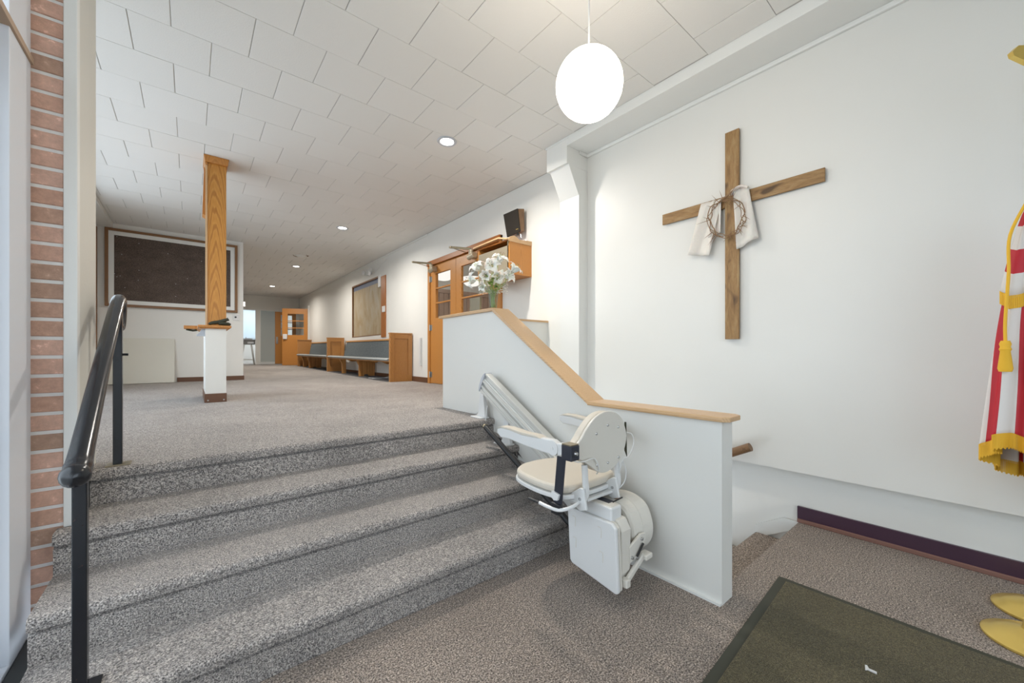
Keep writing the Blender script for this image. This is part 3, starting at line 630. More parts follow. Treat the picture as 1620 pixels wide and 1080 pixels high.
b = B(); b.box(XR-.07, XR, 9.72, 9.98, 3.20, 3.36); obj('housing', b, M['creamw'], t, bevel=.01)
for y in (9.62, 10.06):
    b = B(); b.lathe([(0, -.05), (.05, -.05), (.062, -.03), (.062, 0), (.03, .03), (0, .03)], (XR-.09, y, 3.27 if y > 9.8 else 3.20), 16, 'x'); obj('lamp_head', b, M['creamw'], t, smooth=True)
b = B(); b.tube(smoothpath([(XR-.02, 9.6, 3.2), (XR-.01, 9.35, 3.27), (XR-.01, 9.1, 3.33), (XR-.01, 8.75, 3.40)], 4), .008, 6); obj('conduit', b, M['trimw'], t)
# ================================================================== far end objects
fl = thing('door_2', 'orange door with a glazed upper part standing open at the hall end', 'door', (3.455, 16.52, zf(16.5)+.01), (0, 0, math.atan2(2.665-3.455, 16.92-16.52)*-1), kind='structure')
ang = math.atan2(16.92-16.52, 2.665-3.455)-PI/2; fl.rotation_euler = (0, 0, ang)
def lleaf(parent, L, H, g, n, name, t0=-.02, t1=.02, m='oakplain'):
    y0, y1, gz0, gz1 = g; b = B()
    b.box(t0, t1, 0, y0, 0, H); b.box(t0, t1, y1, L, 0, H); b.box(t0, t1, y0, y1, 0, gz0); b.box(t0, t1, y0, y1, gz1, H)
    lf = obj(name, b, M[m], parent, world=False)
    for k in range(1, n):
        z = gz0+(gz1-gz0)*k/n; b = B(); b.box(t0+.003, t1-.003, y0, y1, z-.014, z+.014); obj('muntin', b, M[m], lf, world=False)
    for k in range(n):
        za = gz0+(gz1-gz0)*k/n; zb = gz0+(gz1-gz0)*(k+1)/n; b = B(); b.box(-.003, .003, y0, y1, za+.005, zb-.005); obj('pane', b, M['glass'], lf, world=False)
    return lf
lf = lleaf(fl, .885, 2.14, (.14, .70, 1.14, 1.94), 3, 'leaf')
b = B(); b.box(.02, .09, .07, .24, 2.02, 2.11); b.tube([(.06, .2, 2.12), (.06, -.0, 2.15)], .012, 8); obj('closer', b, M['closer'], lf, world=False, bevel=.01)
for z in (1.75, .95):
    b = B(); b.tube([(.02, 0, z-.05), (.02, 0, z+.05)], .014, 8); obj('hinge', b, M['steel'], lf, world=False)
b = B(); b.box(3.44, XR, 16.40, 16.50, zf(16.5), 3.06); struct('trim_7', b, M['trimw'], 'white casing strip beside the open far door', bevel=.003)
hp = Vector((3.455, 16.52, 0)); dr = Vector((-.79, .40, 0)).normalized(); nn = Vector((-.45, -.89, 0)).normalized()
pz = hp+dr*.78+nn*.05
b = B(); b.box(pz.x-.07, pz.x+.07, pz.y-.04, pz.y+.02, 1.78, 1.97); tag(obj('hand_dispenser', b, M['creamw'], None, bevel=.012), 'small white dispenser box mounted on the open far door', 'dispenser')
fl2 = thing('door_3', 'narrow yellow oak door edge behind the open far door', 'door', (2.60, 18.12, .83), (0, 0, -PI/2), kind='structure')
lf = lleaf(fl2, .36, 2.08, (.20, .28, 1.12, 1.96), 3, 'leaf')
b = B(); b.box(.02, .035, .03, .10, .80, 1.08); obj('pull_plate', b, M['steel'], lf, world=False, bevel=.004)
fl3 = thing('door_4', 'yellow oak door seen through the panes of the open far door', 'door', (2.97, 18.26, .83), (0, 0, -PI/2), kind='structure')
lleaf(fl3, .40, 2.08, (.04, .26, 1.12, 1.96), 3, 'leaf')
t = thing('exit_sign', 'lit exit sign box high on the far wall', 'exit sign', (1.55, 18.18, 3.05))
b = B(); b.box(1.40, 1.625, 18.12, 18.2, 3.03, 3.23); obj('housing', b, M['creamw'], t, bevel=.006)
b = B(); b.box(1.415, 1.61, 18.114, 18.12, 3.045, 3.215); sg = obj('face', b, M['exit'], t)
tc = bpy.data.curves.new('lettering', 'FONT'); tc.body = 'EXIT'; tc.size = .095; tc.extrude = .002; tc.align_x = 'CENTER'
tmp = bpy.data.objects.new('lettering', tc); COL.objects.link(tmp); bpy.context.view_layer.update()
me_ = bpy.data.meshes.new_from_object(tmp.evaluated_get(bpy.context.evaluated_depsgraph_get())); bpy.data.objects.remove(tmp)
to = bpy.data.objects.new('lettering', me_); COL.objects.link(to); me_.materials.clear(); me_.materials.append(M['exitred']); to.parent = sg
to.location = Vector((1.512, 18.112, 3.095))-wloc(sg); to.rotation_euler = (PI/2, 0, 0)
t = thing('desk', 'grey desk with a drawer seen through the far left opening', 'desk', (1.7, 18.9, .81))
b = B(); b.box(1.2, 2.02, 18.55, 19.2, 1.74, 1.79); obj('top', b, M['desk'], t, bevel=.004)
b = B(); b.box(1.25, 1.98, 18.58, 19.15, 1.60, 1.74); obj('apron', b, M['desk'], t)
b = B(); b.box(1.72, 1.94, 18.56, 18.58, 1.63, 1.70); obj('drawer', b, M['steel'], t, bevel=.003)
for x0, x1 in ((1.62, 1.50), (1.86, 1.96)):
    b = B(); b.prism([(x0-.03, 1.6), (x0+.03, 1.6), (x1+.03, .805), (x1-.03, .805)], 18.62, 18.68, 'y'); obj('leg', b, M['trimw'], t)
b = B(); b.box(1.45, 1.95, 18.63, 18.67, .98, 1.02); obj('stretcher', b, M['trimw'], t)
b = B(); b.box(1.35, 1.75, 18.7, 19.0, 1.79, 1.83); b.box(1.68, 1.9, 18.68, 18.95, 1.79, 1.845); b.tube([(1.66, 18.7, 1.8), (1.70, 18.7, 1.89)], .012, 6); tag(obj('office_tray', b, M['railcap'], None, bevel=.005), 'grey tray of clutter on top of the grey desk', 'tray')
# ================================================================== display cabinet, speaker
t = thing('wall_cabinet', 'orange wooden wall cabinet with a crested top, right of the door', 'cabinet', (3.3, 3.9, 2.25))
b = B(); b.box(3.105, XR, 3.845, 3.865, 2.25, 2.655); obj('side_panel', b, M['oakplain'], t, bevel=.002)
b = B(); b.box(3.105, XR, 4.52, 4.54, 2.25, 2.69); obj('side_panel', b, M['oakplain'], t)
b = B(); b.box(3.13, XR, 3.865, 4.52, 2.25, 2.27); obj('bottom_panel', b, M['oakplain'], t)
for k in range(3):
    b = B(); b.box(XR-.02, XR, 3.866+k*.218, 3.866+k*.218+.214, 2.27, 2.67); obj('back_board', b, M['oakplain'], t, bevel=.003)
b = B(); cr = [(3.095, 2.655), (3.095, 2.70)]+[(3.10+.01*k, 2.70+.035*math.sin(PI*min(k, 16)/16)) for k in range(1, 18)]+[(3.40, 2.71), (XR, 2.715), (XR, 2.655)]
b.prism(cr, 3.838, 3.868, 'y'); obj('crest', b, M['cap'], t, bevel=.002)
b = B(); b.prism([(3.84, 2.665), (3.84, 2.685), (4.02, 2.735), (4.6, 2.72), (4.6, 2.70), (4.02, 2.715)], 3.055, 3.10, 'x'); obj('cornice', b, M['cap'], t, bevel=.003)
b = B(); b.box(3.10, XR, 3.868, 4.56, 2.67, 2.69); obj('top_panel', b, M['oakdark'], t)
b = B(); b.box(3.085, 3.10, 3.87, 4.50, 2.14, 2.60); dp = obj('door_panel', b, M['greypanel'], t, bevel=.003)
b = B(); b.tube([(3.10, 3.868, 2.60), (3.10, 3.868, 2.66)], .008, 8); obj('latch', b, M['brass'], t)
t = thing('speaker', 'dark brown loudspeaker tilted down above the wall cabinet', 'speaker', (3.40, 3.98, 2.95), (0, 0, 0))
Sx = lambda z: .05*(z-2.80)/.33
b = B(); v = [(3.37, 4.21, 2.835), (3.37, 3.936, 2.85), (3.325, 3.936, 3.14), (3.325, 4.235, 3.14), (3.43, 4.21, 2.855), (3.43, 3.936, 2.865), (3.43, 3.936, 3.163), (3.43, 4.235, 3.163)]
b.add(v, [(0, 1, 2, 3), (4, 7, 6, 5), (0, 4, 5, 1), (3, 2, 6, 7), (1, 5, 6, 2), (0, 3, 7, 4)]); obj('box', b, M['walnut'], t, bevel=.003)
b = B(); v2 = [(p[0]-.014, p[1], p[2]) for p in v[:4]]; b.add(v2+v[:4], [(0, 1, 2, 3), (4, 7, 6, 5), (0, 4, 5, 1), (1, 5, 6, 2), (2, 6, 7, 3), (3, 7, 4, 0)])
m = mat('black brown grille', (.022, .017, .012), .9); bump(m, noise(m, geo(m), 500, 1), .6, .002); gr = obj('grille', b, m, t)
b = B(); b.box(3.345, 3.352, 3.965, 4.01, 2.885, 2.892); obj('badge', b, M['gold'], gr)
b = B(); b.tube([(3.42, 4.05, 2.98), (XR, 4.05, 2.98)], .02, 10); obj('wall_mount', b, M['blackp'], t)
b = B(); b.lathe([(0, 0), (.016, 0), (.016, -.03), (0, -.03)], (3.38, 4.01, 2.85), 10); obj('swivel_knob', b, M['blackp'], t)
b = B(); b.tube(smoothpath([(3.40, 3.98, 2.85), (3.40, 3.96, 2.78), (3.42, 3.89, 2.73), (3.46, 3.89, 2.70)], 4), .004, 6); obj('wire', b, M['steel'], t)
# ================================================================== cross, cloth, crown of thorns
XC = 3.38
t = thing('cross', 'large brown wooden cross mounted on the white wall', 'cross', (XC-.02, 1.32, 1.365))
b = B(); b.box(XC-.034, XC-.012, 1.264, 1.368, 1.355, 3.02); obj('upright', b, M['cross'], t, bevel=.002)
b = B(); b.box(XC-.030, XC-.014, .722, 1.258, 2.418, 2.512); b.box(XC-.030, XC-.014, 1.374, 1.915, 2.418, 2.512); b.box(XC-.014, XC-.002, 1.2, 1.44, 2.42, 2.51); obj('crossbeam', b, M['crossh'], t, bevel=.002)
def drape(y_t0, y_t1, z_t, y_b0, y_b1, z_b0, z_b1, ph, nm='panel'):
    P = []
    for i in range(15):
        s = i/14; row = []
        for j in range(13):
            u = j/12; y = (y_t0+(y_t1-y_t0)*u)*(1-s)+(y_b0+(y_b1-y_b0)*u)*s
            z = z_t*(1-s)+(z_b0+(z_b1-z_b0)*u)*s
            x = XC-.045-.012*math.sin(u*7+ph+s*1.5)*(.4+s)-.012*s-.003*math.sin(u*23+s*9)
            row.append((x, y, z))
        P.append(row)
    return B().grid(P)
t = thing('draped_cloth', 'cream lace cloth hung over the arms of the cross', 'cloth', (XC-.05, 1.32, 2.3))
b = drape(1.555, 1.385, 2.50, 1.655, 1.475, 2.085, 2.05, 0); 
obj('left_fall', b, M['lace'], t, smooth=True, solid=.003)
b = drape(1.300, 1.190, 2.535, 1.272, 1.120, 2.06, 2.12, 1.7); obj('right_fall', b, M['lace'], t, smooth=True, solid=.003)
b = drape(1.39, 1.46, 2.50, 1.388, 1.49, 2.22, 2.20, .8); obj('inner_fold', b, M['lace'], t, smooth=True, solid=.003)
b = B(); b.tube(smoothpath([(XC-.055, 1.19, 2.52), (XC-.06, 1.24, 2.545), (XC-.055, 1.30, 2.53), (XC-.05, 1.32, 2.50)], 4), .016, 8, .6); obj('fold', b, M['lace'], t, smooth=True)
t = thing('crown_of_thorns', 'crown of thorns twig ring hanging at the centre of the cross', 'crown', (XC-.08, 1.33, 2.33))
cy, cz = 1.345, 2.325
for k in range(3):
    b = B(); path = []
    for i in range(41):
        a = 2*PI*i/40; r = .142+.014*math.sin(a*3+k*2.1)+.004*math.sin(a*11+k)
        path.append((XC-.075-.012*math.sin(a*4+k*2), cy+r*math.cos(a)*.92, cz+r*math.sin(a)*1.05+.02*math.cos(a)))
    b.tube(path, .0028 if k else .0038, 6, caps=False); obj('twig', b, M['thorn'], t, smooth=True)
b = B(); b.tube(smoothpath([(XC-.08, 1.42, 2.44), (XC-.085, 1.37, 2.475), (XC-.09, 1.31, 2.50), (XC-.08, 1.27, 2.55)], 4), [.003]*4+[.007]*6+[.003]*3, 6); obj('twig', b, M['thorn'], t, smooth=True)
random.seed(3)
for k in range(30):
    a = random.uniform(0, 2*PI); r = .142; p = Vector((XC-.075, cy+r*math.cos(a)*.92, cz+r*math.sin(a)*1.05))
    d = Vector((-random.uniform(0, .6), math.cos(a)+random.uniform(-.6, .6), math.sin(a)+random.uniform(-.6, .6))).normalized()*random.uniform(.045, .10)*(1 if random.random() > .25 else -1)
    if (p+d).x > XC-.04: d.x = -abs(d.x)
    b = B(); b.tube([p-d*.1, p+d*.5, p+d], [.0028, .0020, .0004], 5); obj('thorn', b, M['thorn'], t)
# ================================================================== handrail of the lower stairs, mat, scrap
b = B(); b.tube([(3.30, 1.165, .528), (3.30, 1.6, .30), (3.30, 2.2, -.02)], .032, 14); t = thing('stair_handrail', 'round brown wooden handrail end beside the stairs going down', 'handrail', (3.3, 1.2, .5))
obj('rail', b, M['walnut'], t, smooth=True, bevel=0)
b = B(); b.tube([(3.30, 1.38, .395), (3.33, 1.38, .38), (3.385, 1.38, .40)], .008, 8); obj('bracket', b, M['blackp'], t)
t = thing('doormat', 'olive green doormat with dark rubber border on the landing', 'doormat', (1.7, .0, 0)); t.rotation_euler = (0, 0, 0)
b = B(); cnr = [(.95, -1.6), (2.56, -1.6), (2.525, .748), (.95, .66)]
b.prism(cnr, 0, .008, 'z'); obj('rubber_border', b, M['matedge'], t, bevel=.003)
b = B(); b.prism([(.99, -1.56), (2.525, -1.56), (2.487, .705), (.99, .62)], .006, .014, 'z'); obj('pile', b, M['mat'], t, bevel=.004)
random.seed(5)
b = B(); px, py = 2.02, .31
b.prism([(px, py), (px+.03, py+.006), (px+.034, py+.0), (px+.018, py-.008), (px+.02, py-.03), (px+.008, py-.032), (px+.008, py-.006)], .0145, .018, 'z'); tag(obj('paper_scrap', b, M['creamw'], None), 'tiny white paper scrap lying on the olive doormat', 'paper scrap')
# ================================================================== black handrail at the left
t = thing('handrail', 'black metal handrail with square posts at the left of the stairs', 'handrail', (-.28, 2.3, ZU))
rp = [(-.270, 1.745, .872), (-.270, 1.79, .888), (-.271, 1.86, .935), (-.277, 2.3, 1.220), (-.283, 2.70, 1.455), (-.284, 2.80, 1.508), (-.284, 2.86, 1.515), (-.284, 2.905, 1.475), (-.284, 2.91, 1.42), (-.284, 2.885, 1.375), (-.284, 2.85, 1.38)]
R_ = [.030, .034, .030, .027, .027, .027, .026, .022, .020, .018, .014]
sp = smoothpath(rp, 4); rr = []
for i in range(len(sp)): q = i/4; k = min(int(q), len(R_)-2); rr.append(R_[k]+(R_[k+1]-R_[k])*(q-k))
b = B(); b.tube(sp, rr, 14, 1.0, up=(1, 0, 0)); b.lathe([(0, -.036), (.02, -.032), (.033, -.018), (.036, 0), (.033, .018), (.02, .032), (0, .036)], (-.270, 1.752, .872), 16, 'y'); obj('rail', b, M['black'], t, smooth=True, angle=70)
b = B(); b.box(-.287, -.253, 1.805, 1.838, .171, .91); obj('post', b, M['black'], t, bevel=.003)
b = B(); b.box(-.300, -.266, 2.755, 2.790, ZU, 1.49); obj('post', b, M['black'], t, bevel=.003)
b = B(); b.prism([(-.33, 1.765), (-.225, 1.765), (-.225, 1.87), (-.33, 1.87)], .171, .179, 'z'); obj('base_flange', b, M['black'], t, bevel=.003)
b = B(); b.prism([(-.325, 2.735), (-.235, 2.735), (-.235, 2.81), (-.325, 2.81)], ZU, ZU+.007, 'z'); obj('base_flange', b, M['brass'], t, bevel=.002)
b = B(); b.tube([(-.300, 2.77, 1.235), (-.245, 2.77, 1.235)], .006, 8); obj('bolt', b, M['black'], t)
# ================================================================== stair lift
t = thing('stairlift_rail', 'aluminium stairlift rail running up along the white half wall', 'rail', (1.93, 2.0, 0))
zc = lambda y: .985+.57*(y-2.70)
def seg(name, prof, y0, y1, m, **k):   # prof in (x, v) with v perpendicular to the slope
    d = Vector((0, -1, -.57)).normalized(); n = Vector((0, -.57, 1)).normalized()
    n = Vector((0, -.4952, .8688)); vs = []
    for y in (y0, y1):
        for (x, v) in prof: vs.append(Vector((x, y, zc(y)))+n*v)
    c = len(prof); b = B(); b.add(vs, [tuple(range(c)), tuple(range(2*c-1, c-1, -1))]+[(i, i+c, (i+1) % c+c, (i+1) % c) for i in range(c)])
    return obj(name, b, m, t, **k)
prof = [(1.965, -.085), (1.905, -.085), (1.905, -.066), (1.915, -.062), (1.915, -.050), (1.905, -.046), (1.905, -.030), (1.925, -.022), (1.925, -.002), (1.900, .004), (1.900, .022), (1.912, .028), (1.912, .036), (1.922, .040), (1.922, .066), (1.905, .072), (1.905, .088), (1.965, .088)]
seg('extrusion', prof, 2.72, 1.25, M['rail'], bevel=.0015)
n = Vector((0, -.4952, .8688)); d = Vector((0, .8688, .4952))
b = B(); out = []
for i in range(11):
    a = -PI/2+PI*i/10; out.append(Vector((0, 2.72, zc(2.72)))+n*(.092*math.sin(a))+d*(.030*math.cos(a)))
b.prism([(p.y, p.z) for p in out], 1.897, 1.97, 'x'); obj('end_cap', b, M['railcap'], t, bevel=.004)
for (y, z) in ((2.80, ZU), (2.46, .512), (1.98, .342)):
    zr = zc(y)-.10
    b = B(); b.prism([(y-.06, z), (y+.10, z), (y+.05, z+.03), (y+.02, min(zr+.08, z+.22)), (y-.03, min(zr+.05, z+.2))], 1.945, 1.975, 'x'); b.prism([(y-.06, z), (y+.10, z), (y+.10, z+.012), (y-.06, z+.012)], 1.90, 1.99, 'x'); obj('foot_bracket', b, M['creamw'], t, bevel=.004)
b = B(); b.tube([(1.80, 2.53, .660), (1.80, 2.0, .385), (1.80, 1.50, .125)], .020, 10); b.tube([(1.822, 2.50, .63), (1.822, 1.5, .11)], .010, 6); obj('black_channel', b, M['blackp'], t, smooth=True)
b = B(); b.lathe([(0, -.012), (.02, -.01), (.02, .01), (0, .012)], (1.80, 2.535, .664), 12, 'y'); obj('channel_knob', b, M['brass'], t, smooth=True)
b = B(); b.tube(smoothpath([(1.94, 2.70, .80), (1.93, 2.71, .70), (1.925, 2.70, .60)], 4), .005, 6); b.tube(smoothpath([(2.0, 3.05, .70), (2.0, 2.95, .70), (1.99, 2.88, .76), (1.985, 2.86, .84)], 4), .004, 6); obj('lead', b, M['creamw'], t)
s = thing('stairlift_chair', 'cream stairlift chair with folded footplate and black seat belt', 'stairlift', (1.7, 1.35, 0))
def plate(name, outline, a0, a1, axis, m, bev=.008, par=None, **k):
    b = B(); b.prism(outline, a0, a1, axis); return obj(name, b, m, par or s, bevel=bev, segs=3, **k)
# carriage drum against the rail
dro = [(1.19, .20), (1.165, .27), (1.175, .35), (1.215, .42), (1.30, .452), (1.40, .44), (1.48, .38), (1.51, .27), (1.49, .17), (1.36, .14), (1.25, .16)]
dr = rounded(dro, 4)
plate('carriage', dr, 1.76, 1.965, 'x', M['cream'], .03)
b = B(); b.prism([(1.34+(p[0]-1.34)*1.008, .30+(p[1]-.30)*1.010) for p in dr], 1.85, 1.853, 'x'); obj('seam', b, M['cream'], s)
b = B(); b.lathe([(0, .004), (.020, .003), (.021, 0)], (1.80, 1.30, .452), 14); obj('round_badge', b, M['walnut'], s)
# pedestal box
b = B(); b.box(1.615, 1.70, 1.195, 1.37, .37, .470); obj('pedestal_box', b, M['creamw'], s, bevel=.008)
b = B(); b.box(1.622, 1.693, 1.203, 1.36, .45, .474); obj('pedestal_lid', b, M['cream'], s, bevel=.004)
b = B(); b.tube([(1.70, 1.40, .40), (1.70, 1.42, .52)], .035, 14); obj('swivel_post', b, M['creamw'], s, smooth=True)
b = B(); b.prism([(1.24, .475), (1.42, .475), (1.5, .40), (1.36, .36)], 1.655, 1.70, 'x'); obj('black_gusset', b, M['navy'], s)
# footplate folded up, and its housing
fp = rounded([(1.145, .10), (1.138, .25), (1.150, .385), (1.18, .407), (1.30, .410), (1.43, .402), (1.46, .385), (1.462, .25), (1.452, .135), (1.44, .11), (1.30, .075), (1.17, .075)], 3)
pts_ = [(1.135, .085), (1.15, .39), (1.175, .41), (1.44, .41), (1.462, .39), (1.445, .13), (1.43, .115), (1.15, .075)]
fpl = plate('footplate', pts_, 1.585, 1.608, 'x', M['creamw'], .007)
plate('footplate_pad', [(p[0]*.985+.02, p[1]*.985+.003) for p in pts_], 1.612, 1.63, 'x', M['cream'], .006)
for (y, z) in ((1.405, .345), (1.235, .345), (1.40, .235), (1.225, .225)):
    b = B(); b.tube(smoothpath([(1.5845, y+.02, z+.025), (1.5845, y, z+.022), (1.5845, y, z-.025)], 3), .0018, 6); obj('foot_slot', b, M['cream'], fpl)
hs = [(1.155, .15), (1.15, .36), (1.18, .41), (1.42, .415), (1.44, .30), (1.40, .13), (1.22, .085), (1.17, .10)]
plate('arm_housing', hs, 1.64, 1.72, 'x', M['cream'], .012)
b = B(); b.prism([(1.64, .12), (1.66, .10), (1.80, .18), (1.83, .205), (1.80, .215)], 1.13, 1.15, 'y'); b.box(1.635, 1.67, 1.12, 1.16, .095, .135); b.box(1.79, 1.85, 1.11, 1.16, .185, .212); obj('lower_arm', b, M['cream'], s, bevel=.006)
b = B(); b.prism([(1.70, .27), (1.80, .31), (1.84, .305), (1.84, .27), (1.76, .20), (1.70, .19)], 1.145, 1.16, 'y'); obj('hinge_plate', b, M['cream'], s, bevel=.004)
b = B(); b.tube([(1.745, 1.135, .215), (1.80, 1.135, .265)], .006, 8); obj('damper', b, M['blackp'], s)
for (x, z) in ((1.715, .215), (1.76, .20), (1.80, .285)):
    b = B(); b.lathe([(0, -.012), (.008, -.009), (.009, 0)], (x, 1.145, z), 10, 'y'); obj('screw', b, M['steel'], s, smooth=True)
# seat
st_ = rounded([(1.47, 1.345), (1.42, 1.42), (1.415, 1.58), (1.455, 1.74), (1.55, 1.815), (1.67, 1.83), (1.79, 1.81), (1.87, 1.735), (1.905, 1.58), (1.90, 1.42), (1.85, 1.345), (1.66, 1.32)], 4)
cx_, cy_ = 1.66, 1.57
plate('seat_pan', [(cx_+(x-cx_)*1.0, cy_+(y-cy_)*1.0) for x, y in st_], .505, .528, 'z', M['creamw'], .006)
plate('seat_cushion', [(cx_+(x-cx_)*.975, cy_+(y-cy_)*.975) for x, y in st_], .53, .572, 'z', M['vinyl'], .018)
# backrest: px crop outline -> plane
def pxplane(u, v, Y):
    x = 860+u/6.75; y = 640+v/6.75; a = (x-810)/621; r = (sn+a*cs, cs-a*sn); tt = Y/r[1]; return (r[0]*tt, 1.24+tt*(559-y)/621)
ol = [(868, 225), (888, 330), (870, 450), (830, 560), (780, 640), (710, 700), (640, 728), (575, 715), (520, 670), (440, 618), (360, 570), (310, 530), (312, 455), (370, 415), (415, 350), (450, 280), (510, 190), (575, 120), (650, 78), (730, 70), (795, 98), (840, 150)]
ol = rounded([pxplane(u, v, 1.27) for u, v in ol], 3)
bk = plate('backrest', ol, 1.27, 1.285, 'y', M['cream'], .004)
ocx = sum(p[0] for p in ol)/len(ol); ocz = sum(p[1] for p in ol)/len(ol)
plate('back_cushion', [(ocx+(p[0]-ocx)*.985, ocz+(p[1]-ocz)*.985) for p in ol], 1.286, 1.335, 'y', M['vinyl'], .015)
for u, v in ((565, 310), (685, 218), (797, 238), (800, 558), (687, 618), (570, 645), (370, 560)):
    p = pxplane(u, v, 1.27); b = B(); b.lathe([(0, -.006), (.005, -.005), (.0075, 0)], (p[0], 1.27, p[1]), 12, 'y'); obj('screw', b, M['steel'], bk, smooth=True)
# back supports
for x in (1.535, 1.80):
    b = B(); b.tube(smoothpath([(x, 1.30, .68), (x, 1.295, .60), (x+.0, 1.29, .53), (x-.02, 1.31, .49), (x-.03, 1.36, .485)], 4), .013, 8, 1.5, up=(1, 0, 0)); obj('back_support', b, M['creamw'], s, smooth=True)
    b = B(); b.prism([(1.26, .47), (1.30, .455), (1.36, .48), (1.36, .53), (1.30, .57), (1.28, .57)], x-.035, x-.02, 'x'); obj('side_bracket', b, M['creamw'], s, bevel=.003)
    b = B(); b.lathe([(0, -.03), (.008, -.028), (.008, -.018)], (x-.01, 1.30, .515), 8, 'x'); obj('screw', b, M['steel'], s)
b = B(); b.box(1.56, 1.82, 1.30, 1.345, .485, .50); obj('cross_bar', b, M['creamw'], s, bevel=.003)
# arms
def arm(x0, zoff, sgn):
    pr = [(1.335, .755), (1.345, .797), (1.38, .812), (1.50, .806), (1.62, .800), (1.72, .812), (1.80, .812), (1.835, .80), (1.835, .775), (1.80, .755), (1.72, .757), (1.60, .745), (1.48, .738), (1.37, .735)]
    pr = [(y, z+zoff) for y, z in pr]
    a = plate('armrest', pr, x0-.019, x0+.019, 'x', M['creamw'], .008)
    plate('arm_pad', [(1.46, .806+zoff), (1.60, .801+zoff), (1.72, .812+zoff), (1.80, .813+zoff), (1.83, .806+zoff), (1.79, .822+zoff), (1.72, .824+zoff), (1.60, .815+zoff), (1.50, .817+zoff)], x0-.026, x0+.026, 'x', M['vinyl'], .006, a)
    b = B(); b.lathe([(.036, -.003), (.036, .0)], (x0-.020, 1.375, .772+zoff), 24, 'x'); b.lathe([(0, -.010), (.007, -.008), (.008, -.002)], (x0-.019, 1.375, .772+zoff), 12, 'x'); obj('pivot_disc', b, M['creamw'], a, smooth=True)
    return a
arm(1.405, .0, 1); arm(1.925, .02, -1)
b = B(); b.prism([(1.255, .76), (1.345, .74), (1.35, .80), (1.26, .81)], 1.385, 1.43, 'x'); b.box(1.39, 1.50, 1.288, 1.30, .735, .79); obj('arm_mount', b, M['creamw'], s, bevel=.005)
b = B(); b.prism([(1.365, 1.235), (1.425, 1.235), (1.425, 1.30), (1.365, 1.30)], .735, .808, 'z'); sb = obj('belt_buckle', b, M['navy'], s, bevel=.006)
b = B(); b.lathe([(0, -.012), (.009, -.009), (.011, 0)], (1.395, 1.235, .77), 12, 'y'); obj('stud', b, M['steel'], sb, smooth=True)
b = B(); b.box(1.368, 1.422, 1.24, 1.298, .806, .812); obj('buckle_top', b, M['brass'], sb)
b = B(); b.add([(1.385, 1.29, .74), (1.385, 1.345, .74), (1.400, 1.385, .50), (1.400, 1.33, .50), (1.39, 1.29, .74), (1.39, 1.345, .74), (1.405, 1.385, .50), (1.405, 1.33, .50)], [(0, 1, 2, 3), (4, 7, 6, 5), (0, 4, 5, 1), (1, 5, 6, 2), (2, 6, 7, 3), (3, 7, 4, 0)]); bl = obj('seat_belt', b, M['navy'], s)
b = B(); b.prism([(1.335, .55), (1.385, .56), (1.388, .53), (1.37, .515), (1.345, .52)], 1.385, 1.40, 'x'); obj('buckle_tongue', b, M['creamw'], bl, bevel=.002)
b = B(); b.box(1.39, 1.415, 1.335, 1.395, .445, .50); obj('belt_anchor', b, M['blackp'], bl, bevel=.005)
b = B(); b.tube(smoothpath([(1.385, 1.47, .475), (1.39, 1.40, .47), (1.395, 1.335, .475), (1.45, 1.30, .49), (1.54, 1.32, .50)], 5), .009, 8); lv = obj('swivel_lever', b, M['creamw'], s, smooth=True)
b = B(); b.tube([(1.383, 1.55, .475), (1.385, 1.47, .475)], .007, 8); obj('lever_grip', b, M['blackp'], lv)
b = B(); b.prism([(1.285, .86), (1.296, .86), (1.302, .77), (1.296, .70), (1.28, .665)], 1.868, 1.873, 'x'); obj('side_strap', b, M['olive'], s, bevel=.002)
for pts in ([(1.40, 1.30, .755), (1.42, 1.262, .725), (1.48, 1.255, .715), (1.56, 1.258, .715), (1.60, 1.262, .66), (1.62, 1.29, .62)], [(1.88, 1.29, .80), (1.90, 1.27, .79), (1.905, 1.262, .74), (1.86, 1.262, .68), (1.82, 1.27, .665), (1.80, 1.28, .60), (1.81, 1.30, .52)], [(1.80, 1.26, .66), (1.835, 1.262, .60), (1.83, 1.27, .54), (1.80, 1.29, .50)]):
    b = B(); b.tube(smoothpath(pts, 6), .0032, 6); obj('lead', b, M['creamw'], s, smooth=True)
b = B(); b.tube(smoothpath([(1.66, 1.22, .485), (1.70, 1.21, .495), (1.74, 1.22, .49), (1.76, 1.24, .48)], 4), .004, 6); obj('lead', b, M['blackp'], s)
